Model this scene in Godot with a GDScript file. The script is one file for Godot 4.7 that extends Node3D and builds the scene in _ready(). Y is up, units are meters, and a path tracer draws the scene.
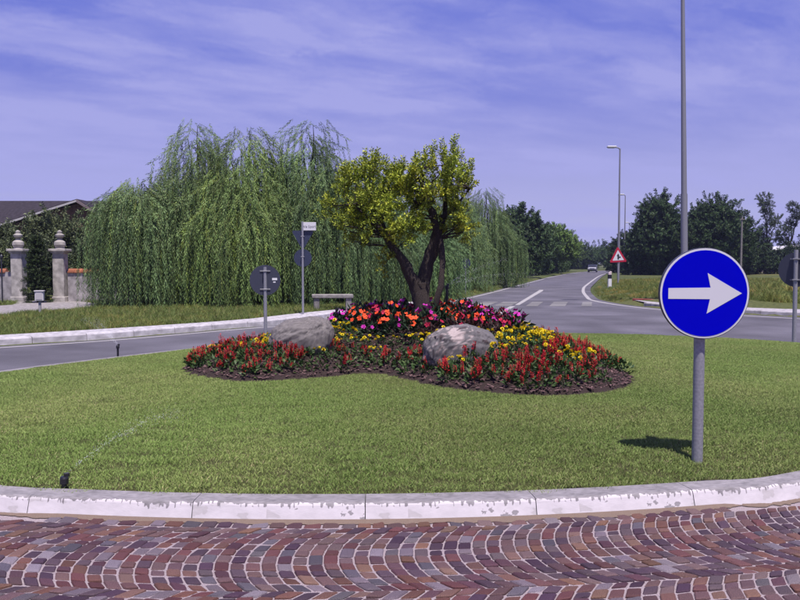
extends Node3D
# x to the right, y up, z towards the viewer; "d" below is the distance ahead (-z). Metres.

var rng := RandomNumberGenerator.new()
var taken := {}
var M := {}
var isle := PackedVector2Array()      # outline of the island (x, d)
var bed := PackedVector2Array()       # outline of the flower bed (x, d)
var road_poly := PackedVector2Array()
var bump := FastNoiseLite.new()

# ---------------------------------------------------------------- mesh helpers
class MB:
	var v := PackedVector3Array()
	var n := PackedVector3Array()
	var c := PackedColorArray()
	var uv := PackedVector2Array()
	var smooth := false
	func t3(a: Vector3, b: Vector3, d: Vector3, col: Color) -> void:
		v.append(a); v.append(b); v.append(d)
		c.append(col); c.append(col); c.append(col)
	func q4(a: Vector3, b: Vector3, d: Vector3, e: Vector3, col: Color) -> void:
		t3(a, b, d, col); t3(a, d, e, col)
	func st(a: Vector3, na: Vector3, b: Vector3, nb: Vector3, d: Vector3, nd: Vector3, ca: Color, cb: Color, cd: Color) -> void:
		if (b - a).cross(d - a).dot(na + nb + nd) > 0.0:
			v.append(a); v.append(d); v.append(b)
			n.append(na); n.append(nd); n.append(nb)
			c.append(ca); c.append(cd); c.append(cb)
		else:
			v.append(a); v.append(b); v.append(d)
			n.append(na); n.append(nb); n.append(nd)
			c.append(ca); c.append(cb); c.append(cd)
	func grid(p: Array, nr: Array, cl: Array, rows: int, cols: int) -> void:
		smooth = true
		for i in rows - 1:
			for j in cols - 1:
				var a := i * cols + j
				var b := a + 1
				var d := a + cols
				var e := d + 1
				st(p[a], nr[a], p[b], nr[b], p[e], nr[e], cl[a], cl[b], cl[e])
				st(p[a], nr[a], p[e], nr[e], p[d], nr[d], cl[a], cl[e], cl[d])
	func tube(pts: Array, rad: Array, sides: int, col: Color, rough := 0.0, g: RandomNumberGenerator = null) -> void:
		var P := []
		var N := []
		var C := []
		var ref := Vector3(0.31, 0.17, 0.93).normalized()
		for i in pts.size():
			var dir: Vector3 = (pts[mini(i + 1, pts.size() - 1)] - pts[maxi(i - 1, 0)]).normalized()
			if absf(dir.dot(ref)) > 0.95:
				ref = Vector3(0.9, 0.1, 0.2).normalized()
			var s := dir.cross(ref).normalized()
			var u := s.cross(dir).normalized()
			var first := P.size()
			for k in sides:
				var a := TAU * k / sides
				var o := s * cos(a) + u * sin(a)
				var r: float = rad[i]
				if g:
					r *= 1.0 + rough * g.randf_range(-1, 1)
				P.append(pts[i] + o * r); N.append(o); C.append(col)
			P.append(P[first]); N.append(N[first]); C.append(col)
		grid(P, N, C, pts.size(), sides + 1)
		for e in [0, pts.size() - 1]:
			var dir: Vector3 = (pts[1] - pts[0]).normalized() * -1.0 if e == 0 else (pts[e] - pts[e - 1]).normalized()
			var b: int = e * (sides + 1)
			for k in sides:
				st(pts[e], dir, P[b + k], dir, P[b + k + 1], dir, col, col, col)
	func lathe(prof: Array, sides: int, col: Color, at := Vector3.ZERO) -> void:
		# prof: Vector2(radius, height); each pair gets its own flat-sloped ring
		smooth = true
		for i in prof.size() - 1:
			var a: Vector2 = prof[i]
			var b: Vector2 = prof[i + 1]
			var sl := Vector2(b.y - a.y, a.x - b.x).normalized()
			for k in sides:
				var t0 := TAU * k / sides
				var t1 := TAU * (k + 1) / sides
				var d0 := Vector3(cos(t0), 0, sin(t0))
				var d1 := Vector3(cos(t1), 0, sin(t1))
				var n0 := d0 * sl.x + Vector3.UP * sl.y
				var n1 := d1 * sl.x + Vector3.UP * sl.y
				var p0 := at + d0 * a.x + Vector3.UP * a.y
				var p1 := at + d1 * a.x + Vector3.UP * a.y
				var p2 := at + d1 * b.x + Vector3.UP * b.y
				var p3 := at + d0 * b.x + Vector3.UP * b.y
				if a.x > 1e-5:
					st(p0, n0, p1, n1, p2, n1, col, col, col)
				if b.x > 1e-5:
					st(p0, n0, p2, n1, p3, n0, col, col, col)
	func box(o: Vector3, h: Vector3, bev: float, col: Color, B := Basis()) -> void:
		# chamfered box: centre, half sizes
		var i := h - Vector3.ONE * bev
		var ax := [Vector3.RIGHT, Vector3.UP, Vector3.BACK]
		for k in 3:
			var a: Vector3 = ax[k]
			var b: Vector3 = ax[(k + 1) % 3]
			var d: Vector3 = ax[(k + 2) % 3]
			for s: float in [-1.0, 1.0]:
				var f: Vector3 = a * h[k] * s
				var x: Vector3 = b * i[(k + 1) % 3]
				var y: Vector3 = d * i[(k + 2) % 3]
				q4(o + B * (f - x - y), o + B * (f + x - y), o + B * (f + x + y), o + B * (f - x + y), col)
				if bev > 0.0:
					for s2: float in [-1.0, 1.0]:
						# edge between face (a,s) and face (b,s2)
						var e0: Vector3 = a * h[k] * s + b * i[(k + 1) % 3] * s2
						var e1: Vector3 = a * i[k] * s + b * h[(k + 1) % 3] * s2
						q4(o + B * (e0 - y), o + B * (e1 - y), o + B * (e1 + y), o + B * (e0 + y), col)
		if bev > 0.0:
			for sx: float in [-1.0, 1.0]:
				for sy: float in [-1.0, 1.0]:
					for sz: float in [-1.0, 1.0]:
						t3(o + B * Vector3(h.x * sx, i.y * sy, i.z * sz), o + B * Vector3(i.x * sx, h.y * sy, i.z * sz), o + B * Vector3(i.x * sx, i.y * sy, h.z * sz), col)
	func extrude(poly: PackedVector2Array, z0: float, z1: float, col: Color, T := Transform3D()) -> void:
		var idx := Geometry2D.triangulate_polygon(poly)
		for z: float in [z0, z1]:
			for k in range(0, idx.size(), 3):
				var a := poly[idx[k]]
				var b := poly[idx[k + 1]]
				var d := poly[idx[k + 2]]
				t3(T * Vector3(a.x, a.y, z), T * Vector3(b.x, b.y, z), T * Vector3(d.x, d.y, z), col)
		for k in poly.size():
			var a := poly[k]
			var b := poly[(k + 1) % poly.size()]
			q4(T * Vector3(a.x, a.y, z0), T * Vector3(b.x, b.y, z0), T * Vector3(b.x, b.y, z1), T * Vector3(a.x, a.y, z1), col)
	func sheet(poly: PackedVector2Array, y: float, col: Color) -> void:
		# poly in (x, d); a level sheet at height y
		var idx := Geometry2D.triangulate_polygon(poly)
		for k in range(0, idx.size(), 3):
			t3(Vector3(poly[idx[k]].x, y, -poly[idx[k]].y), Vector3(poly[idx[k + 1]].x, y, -poly[idx[k + 1]].y), Vector3(poly[idx[k + 2]].x, y, -poly[idx[k + 2]].y), col)
	func leaf(p: Vector3, dir: Vector3, side: Vector3, l: float, w: float, col: Color, fold := 0.2) -> void:
		var nn := dir.cross(side)
		var m := p + dir * l * 0.45 + nn * w * fold
		t3(p, m + side * w * 0.5, p + dir * l, col)
		t3(p, p + dir * l, m - side * w * 0.5, col)
	func mesh() -> ArrayMesh:
		var arr := []
		arr.resize(Mesh.ARRAY_MAX)
		arr[Mesh.ARRAY_VERTEX] = v
		arr[Mesh.ARRAY_COLOR] = c
		if smooth and n.size() == v.size():
			arr[Mesh.ARRAY_NORMAL] = n
		if uv.size() == v.size():
			arr[Mesh.ARRAY_TEX_UV] = uv
		var m := ArrayMesh.new()
		m.add_surface_from_arrays(Mesh.PRIMITIVE_TRIANGLES, arr)
		return m

func numbered(called: String) -> String:
	var k: int = taken.get(called, 0)
	taken[called] = k + 1
	return called if k == 0 else "%s_%03d" % [called, k]

func part(called: String, mesh: Mesh, m: Material, parent: Node3D, at := Vector3.ZERO) -> MeshInstance3D:
	var o := MeshInstance3D.new()
	o.name = called
	o.mesh = mesh
	o.material_override = m
	o.position = at
	parent.add_child(o, true)
	return o

func thing(called: String, label: String, category: String, at: Vector3, turn := 0.0, group := "") -> Node3D:
	var o := Node3D.new()
	o.name = numbered(called)
	add_child(o)
	o.position = at
	o.rotation.y = turn
	tag(o, label, category, group)
	return o

func tag(o: Node3D, label: String, category: String, group := "") -> void:
	o.set_meta("label", label)
	o.set_meta("category", category)
	if group:
		o.set_meta("group", group)

func structure(called: String, mesh: Mesh, m: Material, label: String, category: String) -> MeshInstance3D:
	var o := part(numbered(called), mesh, m, self)
	tag(o, label, category)
	o.set_meta("kind", "structure")
	return o

func copies(called: String, mesh: Mesh, m: Material, where: Array, cols: Array, parent: Node3D) -> MultiMeshInstance3D:
	var mm := MultiMesh.new()
	mm.transform_format = MultiMesh.TRANSFORM_3D
	mm.use_colors = true
	mm.mesh = mesh
	mm.instance_count = where.size()
	for i in where.size():
		mm.set_instance_transform(i, where[i])
		mm.set_instance_color(i, cols[i])
	var o := MultiMeshInstance3D.new()
	o.name = called
	o.multimesh = mm
	o.material_override = m
	parent.add_child(o, true)
	return o

func lin(r: float, g: float, b: float) -> Color:
	return Color(r, g, b).linear_to_srgb()

func rnd_dir() -> Vector3:
	var z := rng.randf_range(-1, 1)
	var a := rng.randf() * TAU
	var s := sqrt(1.0 - z * z)
	return Vector3(s * cos(a), z, s * sin(a))

func turned(up: Vector3, spin: float, s := Vector3.ONE) -> Basis:
	var y := up.normalized()
	var ref := Vector3.RIGHT if absf(y.x) < 0.8 else Vector3.BACK
	var x := y.cross(ref).normalized()
	var z := x.cross(y).normalized()
	return (Basis(x, y, z) * Basis(Vector3.UP, spin)).scaled_local(s)

# ---------------------------------------------------------------- materials
func noise_tex(freq: float, lo: Color, hi: Color, sd: int, size := 512, oct := 4, kind := FastNoiseLite.TYPE_SIMPLEX_SMOOTH) -> NoiseTexture2D:
	var f := FastNoiseLite.new()
	f.noise_type = kind
	f.frequency = freq
	f.seed = sd
	f.fractal_octaves = oct
	var t := NoiseTexture2D.new()
	t.width = size
	t.height = size
	t.seamless = true
	t.noise = f
	var g := Gradient.new()
	g.set_color(0, lo)
	g.set_color(1, hi)
	t.color_ramp = g
	return t

func mat(called: String, col: Color, rough: float, metal := 0.0, spec := 0.5) -> StandardMaterial3D:
	var m := StandardMaterial3D.new()
	m.resource_name = called
	m.albedo_color = col
	m.roughness = rough
	m.metallic = metal
	m.metallic_specular = spec
	m.vertex_color_use_as_albedo = true
	M[called] = m
	return m

func textured(called: String, col: Color, rough: float, tex: Texture2D, scale: float, bump_tex: Texture2D = null, cm := 0.0, world := true) -> StandardMaterial3D:
	var m := mat(called, col, rough, 0.0, 0.35)
	m.albedo_texture = tex
	m.uv1_triplanar = true
	m.uv1_world_triplanar = world
	m.uv1_scale = Vector3.ONE * scale
	if bump_tex:
		m.heightmap_enabled = true
		m.heightmap_texture = bump_tex
		m.heightmap_scale = cm
	return m

func make_materials() -> void:
	var grain := noise_tex(0.06, Color(0.55, 0.55, 0.55), Color(1, 1, 1), 3, 512, 5)
	var speck := noise_tex(0.25, Color(0.62, 0.62, 0.62), Color(1, 1, 1), 5, 512, 3)
	var blotch := noise_tex(0.012, Color(0.66, 0.66, 0.66), Color(1, 1, 1), 7, 512, 5)
	textured("porphyry", Color(1, 1, 1), 0.68, grain, 5.0, grain, 0.9)
	var mo := textured("mortar", lin(0.52, 0.43, 0.47), 0.95, grain, 4.0, speck, 0.6)
	mo.vertex_color_use_as_albedo = false
	var asph := textured("asphalt", lin(0.22, 0.21, 0.26), 0.9, speck, 5.0, speck, 0.4)
	asph.detail_enabled = true
	asph.detail_blend_mode = BaseMaterial3D.BLEND_MODE_MUL
	asph.detail_albedo = noise_tex(0.006, Color(0.72, 0.72, 0.72), Color(1, 1, 1), 13, 512, 6)
	asph.detail_uv_layer = BaseMaterial3D.DETAIL_UV_2
	asph.uv2_triplanar = true
	asph.uv2_world_triplanar = true
	asph.uv2_scale = Vector3.ONE * 0.11
	textured("sand", Color(1, 1, 1), 0.95, grain, 8.0, speck, 0.6)
	textured("soil", lin(0.075, 0.05, 0.048), 0.95, grain, 5.0, speck, 2.0)
	textured("thatch", lin(0.15, 0.155, 0.06), 0.95, grain, 6.0, speck, 1.5)
	textured("meadow", Color(1, 1, 1), 0.95, noise_tex(0.03, Color(0.55, 0.6, 0.5), Color(1, 1, 1), 17, 512, 5), 0.35, speck, 3.0)
	textured("concrete", Color(1, 1, 1), 0.88, blotch, 0.9, speck, 0.25)
	textured("stucco", Color(1, 1, 1), 0.9, blotch, 0.5, speck, 0.3)
	textured("rock", Color(1.0, 1.0, 1.0), 0.85, speck, 5.0, speck, 1.2, false)
	textured("bark", Color(1, 1, 1), 0.95, noise_tex(0.035, Color(0.35, 0.35, 0.35), Color(1, 1, 1), 19, 512, 5), 4.0, grain, 2.5, false)
	var paint := textured("road_paint", lin(0.56, 0.54, 0.55), 0.75, grain, 3.0)
	paint.vertex_color_use_as_albedo = true
	mat("metal", Color(1, 1, 1), 0.5, 0.55)
	mat("painted", Color(1, 1, 1), 0.38, 0.0)
	mat("matte", Color(1, 1, 1), 0.85, 0.0, 0.3)
	var blue := mat("sign_blue", Color(1, 1, 1), 0.33)
	blue.metallic_specular = 0.18
	for a in [["leaf", 0.5, 0.16], ["grass_blade", 0.6, 0.22], ["petal", 0.6, 0.22]]:
		var m := mat(a[0], Color(1, 1, 1), a[1], 0.0, 0.35)
		m.backlight_enabled = true
		m.backlight = lin(a[2], a[2], a[2])
	mat("tile_red", lin(1, 1, 1), 0.85)
	mat("tile_dark", lin(0.75, 0.72, 0.72), 0.85)
	mat("car_paint", lin(0.06, 0.065, 0.1), 0.25, 0.4)
	mat("dark_glass", lin(0.02, 0.022, 0.03), 0.08)
	var w := mat("water", lin(0.85, 0.88, 0.92), 0.15)
	w.vertex_color_use_as_albedo = false
	var kt := textured_kerb()
	var k := mat("kerb", Color(1, 1, 1), 0.8)
	k.albedo_texture = kt
	k.heightmap_enabled = true
	k.heightmap_texture = speck
	k.heightmap_scale = 0.15

func textured_kerb() -> ImageTexture:
	# u: 3.072 m along the kerb; v: across the profile, 0 at the foot, 1 at the back of the top
	var im := Image.create(1024, 160, false, Image.FORMAT_RGB8)
	var a := FastNoiseLite.new()
	a.seed = 4
	a.frequency = 0.045
	a.fractal_octaves = 4
	var b := FastNoiseLite.new()
	b.seed = 9
	b.frequency = 0.012
	b.fractal_octaves = 4
	for x in 1024:
		var fade := minf(1.0, minf(x, 1024 - x) / 40.0)
		var edge := 0.335 + 0.03 * a.get_noise_2d(x * 1.6, 3.0) * fade + 0.05 * b.get_noise_2d(x * 1.0, 90.0) * fade
		if fmod(x * 0.618 + 20.0 * a.get_noise_2d(x * 0.5, 700.0), 17.0) < 3.2:
			edge -= 0.05 * absf(a.get_noise_2d(x * 2.0, 40.0)) + 0.03
		for y in 160:
			var t := y / 160.0
			var n := a.get_noise_2d(x, y * 2.0)
			var m := b.get_noise_2d(x * 0.8, y * 1.6 + 300.0)
			var c := Color(0.20, 0.185, 0.20) * (1.0 + 0.35 * n + 0.3 * m)
			if t < edge and not (m > 0.47 and n > 0.0):
				var g := 1.0 + 0.07 * n + 0.14 * m
				c = Color(0.53, 0.495, 0.53) * g
				if m < -0.33:
					c = Color(0.43, 0.40, 0.42) * (1.0 + 0.1 * n)
			c.a = 1.0
			im.set_pixel(x, 159 - y, c.linear_to_srgb())
	return ImageTexture.create_from_image(im)

# ---------------------------------------------------------------- outlines and heights
func curve_closed(p: Array, step: int) -> PackedVector2Array:
	var out := PackedVector2Array()
	var s := p.size()
	for i in s:
		for k in step:
			var t := float(k) / step
			var a: Vector2 = p[(i + s - 1) % s]
			var b: Vector2 = p[i]
			out.append(b.cubic_interpolate(p[(i + 1) % s], a, p[(i + 2) % s], t))
	return out

func curve_open(p: Array, step: int) -> PackedVector2Array:
	var out := PackedVector2Array()
	var s := p.size()
	for i in s - 1:
		for k in step:
			var b: Vector2 = p[i]
			out.append(b.cubic_interpolate(p[i + 1], p[maxi(i - 1, 0)], p[mini(i + 2, s - 1)], float(k) / step))
	out.append(p[s - 1])
	return out

func depth_in(poly: PackedVector2Array, q: Vector2) -> float:
	# distance to the outline, positive inside
	var best := 1e9
	for i in poly.size():
		var c := Geometry2D.get_closest_point_to_segment(q, poly[i], poly[(i + 1) % poly.size()])
		best = minf(best, c.distance_squared_to(q))
	return sqrt(best) * (1.0 if Geometry2D.is_point_in_polygon(q, poly) else -1.0)

func lawn_y(q: Vector2) -> float:
	var e := depth_in(isle, q)
	return 0.10 + 0.19 * (1.0 - exp(-maxf(e - 0.15, 0.0) / 1.0)) + 0.012 * bump.get_noise_2d(q.x * 8.0, q.y * 8.0)

func bed_y(q: Vector2) -> float:
	var e := depth_in(bed, q)
	var away := q.distance_to(Vector2(0.3, 9.7))
	var rise := 0.34 * smoothstep(0.0, 1.0, e) * (1.0 - smoothstep(0.35, 2.6, away)) + 0.13 * smoothstep(-0.02, 0.45, e)
	return lawn_y(q) + rise + 0.012 * bump.get_noise_2d(q.x * 30.0, q.y * 30.0)

func ground_y(q: Vector2) -> float:
	var e := -depth_in(road_poly, q)
	var y := -0.07 + 0.14 * smoothstep(0.0, 0.5, e)
	if q.x > 7.0 and q.y > 20.0 and q.y < 130.0 and q.x > 0.23 * q.y - 4.0:
		var m := smoothstep(0.25, 2.4, e) * smoothstep(20.0, 33.0, q.y) * (1.0 - smoothstep(46.0, 66.0, q.y))
		y += 0.36 * m * (1.0 + 0.25 * bump.get_noise_2d(q.x * 3.0, q.y * 3.0))
	elif e > 0.6:
		y += 0.03 * bump.get_noise_2d(q.x * 4.0, q.y * 4.0) * smoothstep(0.6, 2.0, e)
	return y

func _ready() -> void:
	rng.seed = 20
	bump.frequency = 0.12
	bump.seed = 5
	camera_sky_sun()
	make_materials()
	lay_out()
	build_ground()
	build_cobbles()
	build_island()
	build_road_marks()
	build_pavements()
	build_willows()
	build_far_trees()
	build_villa()
	build_bed()
	build_hero_tree()
	build_signs()
	build_lamps()
	build_small()
	build_tall_grass()

# ---------------------------------------------------------------- camera, sky, sun
func camera_sky_sun() -> void:
	var cam := Camera3D.new()
	cam.name = "camera"
	cam.position = Vector3(0, 1.5, 0)
	cam.rotation_degrees = Vector3(-2.716, 0, 0)
	cam.fov = 42.08
	cam.near = 0.05
	cam.far = 4000.0
	add_child(cam)
	cam.current = true
	var sun := DirectionalLight3D.new()
	sun.name = "sun"
	sun.light_energy = 1.05
	sun.light_color = Color(1.0, 0.965, 0.93)
	sun.light_angular_distance = 0.6
	sun.shadow_enabled = true
	add_child(sun)
	sun.look_at_from_position(Vector3(0.14, 1.11, 0.40) * 50.0, Vector3.ZERO)
	var env := Environment.new()
	env.background_mode = Environment.BG_SKY
	env.tonemap_mode = Environment.TONE_MAPPER_LINEAR
	env.tonemap_exposure = 2.0
	env.sdfgi_enabled = true
	env.ssao_enabled = true
	env.ssil_enabled = true
	env.fog_enabled = true
	env.fog_density = 0.0003
	env.fog_light_color = Color(0.72, 0.74, 0.95)
	var pm := PanoramaSkyMaterial.new()
	pm.panorama = ImageTexture.create_from_image(sky_image())
	pm.energy_multiplier = 1.0
	var sk := Sky.new()
	sk.sky_material = pm
	env.sky = sk
	var we := WorldEnvironment.new()
	we.name = "world_environment"
	we.environment = env
	add_child(we)

func sky_image() -> Image:
	var w := 4096
	var h := 2048
	var im := Image.create(w, h, false, Image.FORMAT_RGBF)
	var a := FastNoiseLite.new()
	a.seed = 31
	a.frequency = 0.2
	a.fractal_octaves = 6
	a.fractal_gain = 0.58
	a.domain_warp_enabled = true
	a.domain_warp_amplitude = 2.5
	a.domain_warp_frequency = 0.12
	var b := FastNoiseLite.new()
	b.seed = 78
	b.frequency = 0.055
	b.fractal_octaves = 3
	var f := FastNoiseLite.new()
	f.seed = 5
	f.frequency = 1.1
	f.fractal_octaves = 4
	var k := 1.0 / 2.0
	var low := Vector3(0.45, 0.455, 0.77) * k
	var mid := Vector3(0.13, 0.175, 0.66) * k
	var top := Vector3(0.10, 0.13, 0.54) * k
	var cl := Vector3(0.40, 0.41, 0.80) * k
	var y := 0
	while y < h / 2:
		var el := (0.5 - (y + 0.5) / h) * PI
		var sy := sin(el)
		var base := low.lerp(mid, smoothstep(0.02, 0.30, sy)).lerp(top, smoothstep(0.22, 1.0, sy))
		var inv := 5.0 / (sy + 0.10)
		var step := 1 if el < 0.5 else 4
		for x in range(0, w, step):
			var az := TAU * x / w
			var px := sin(az) * cos(el) * inv
			var pz := cos(az) * cos(el) * inv
			# thin veil drawn out along one wind direction
			var u := px * 0.90 + pz * 0.44
			var t := -px * 0.44 + pz * 0.90
			var n := a.get_noise_2d(u * 0.5, t)
			var c := 0.54 + 1.0 * n + 0.62 * b.get_noise_2d(u * 0.8, t) + 0.28 * f.get_noise_2d(u * 0.35, t * 0.8)
			c = clampf(c, 0.0, 1.0)
			var q := base.lerp(cl, c * (0.5 + 0.36 * c))
			if step == 1:
				im.set_pixel(x, y, Color(q.x, q.y, q.z))
			else:
				im.fill_rect(Rect2i(x, y, 4, 4), Color(q.x, q.y, q.z))
		y += step
	im.fill_rect(Rect2i(0, h / 2, w, h / 2), Color(0.12, 0.12, 0.16))
	return im

# ---------------------------------------------------------------- layout
func lay_out() -> void:
	var ring := []
	for i in 9:
		var x := -2.6 + i * 0.65
		ring.append(Vector2(x, 14.9 - sqrt(10.48 * 10.48 - (x + 0.5) * (x + 0.5))))
	ring += [Vector2(4.3, 5.95), Vector2(6.2, 7.6), Vector2(7.6, 9.7), Vector2(7.9, 11.8), Vector2(6.95, 13.5), Vector2(5.6, 14.55), Vector2(3.9, 15.2), Vector2(2.0, 15.4), Vector2(0.0, 15.1), Vector2(-1.8, 14.2), Vector2(-3.3, 12.8), Vector2(-4.4, 11.3), Vector2(-5.25, 9.8), Vector2(-5.5, 8.0), Vector2(-5.0, 6.3), Vector2(-4.0, 5.15)]
	isle = curve_closed(ring, 6)
	bed = curve_closed([Vector2(-2.5, 9.0), Vector2(-2.1, 8.42), Vector2(-1.57, 8.1), Vector2(-1.0, 8.28), Vector2(-0.28, 8.68), Vector2(0.2, 8.0), Vector2(0.68, 7.5), Vector2(1.3, 7.28), Vector2(1.84, 7.42), Vector2(2.34, 7.9), Vector2(2.5, 8.6), Vector2(2.35, 9.6), Vector2(1.9, 10.6), Vector2(1.0, 11.3), Vector2(0.2, 11.6), Vector2(-0.7, 11.2), Vector2(-1.7, 10.6), Vector2(-2.35, 9.9)], 4)
	var left := curve_open([Vector2(-40, -14), Vector2(-20, 2.0), Vector2(-12, 9.2), Vector2(-7.3, 13.9), Vector2(-5.7, 15.35), Vector2(-4.0, 17.5), Vector2(-2.9, 18.9), Vector2(-1.9, 21.2), Vector2(-0.55, 24.3), Vector2(1.5, 29.6), Vector2(3.6, 36.5), Vector2(11.1, 65), Vector2(17.8, 90), Vector2(30, 130), Vector2(46, 165), Vector2(75, 205), Vector2(140, 260)], 4)
	var right := curve_open([Vector2(144, 256), Vector2(79.5, 201), Vector2(51, 162), Vector2(35.6, 130), Vector2(25.6, 97.6), Vector2(13.9, 55.8), Vector2(10.6, 43.4), Vector2(8.75, 35.0), Vector2(8.1, 30.9), Vector2(8.3, 26.9), Vector2(9.3, 24.0), Vector2(11.2, 21.4), Vector2(14.5, 18.3), Vector2(22, 12), Vector2(44, -4)], 4)
	road_poly = left
	road_poly.append_array(right)
	road_poly.append_array(PackedVector2Array([Vector2(44, -40), Vector2(-40, -40)]))

func build_ground() -> void:
	var xs := []
	var ds := []
	for a in [-700, -400, -200, -120, -80, -55, -40, -30, -24, -20]:
		xs.append(float(a))
	var q := -18.0
	while q < 30.0:
		xs.append(q)
		q += 0.4
	for a in [31, 32.5, 34, 36, 38, 41, 45, 50, 57, 65, 75, 90, 120, 160, 250, 450, 700]:
		xs.append(float(a))
	for a in [-300, -200, -100, -40, -20, -10, -4, 0, 4, 7, 9]:
		ds.append(float(a))
	q = 10.0
	while q < 46.0:
		ds.append(q)
		q += 0.4
	while q < 130.0:
		ds.append(q)
		q *= 1.022
	for a in [135, 142, 150, 160, 175, 195, 220, 260, 350, 600, 900]:
		ds.append(float(a))
	var P := []
	var N := []
	var C := []
	var tone := FastNoiseLite.new()
	tone.seed = 12
	tone.frequency = 0.03
	var cols := xs.size()
	for d: float in ds:
		for x: float in xs:
			var y := ground_y(Vector2(x, d))
			P.append(Vector3(x, y, -d))
			var t := clampf(0.5 + 0.9 * tone.get_noise_2d(x * 3.0, d), 0.0, 1.0)
			var c := Color(0.075, 0.105, 0.03).lerp(Color(0.15, 0.15, 0.055), t)
			if d > 92.0 and x > 0.27 * d + 6.0:   # ripe field beyond the verge
				c = Color(0.24, 0.215, 0.085).lerp(Color(0.16, 0.17, 0.06), t * 0.6)
			C.append(c)
	for i in ds.size():
		for j in cols:
			var a: Vector3 = P[i * cols + mini(j + 1, cols - 1)] - P[i * cols + maxi(j - 1, 0)]
			var b: Vector3 = P[mini(i + 1, ds.size() - 1) * cols + j] - P[maxi(i - 1, 0) * cols + j]
			N.append(a.cross(b).normalized() * (1.0 if a.cross(b).y > 0.0 else -1.0))
	var g := MB.new()
	g.grid(P, N, C, ds.size(), cols)
	structure("ground", g.mesh(), M.meadow, "rough green ground reaching past the road to a pale field", "ground")
	var r := MB.new()
	r.sheet(road_poly, 0.0, Color.WHITE)
	structure("road", r.mesh(), M.asphalt, "worn grey asphalt road round the island and into the distance", "road")

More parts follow.
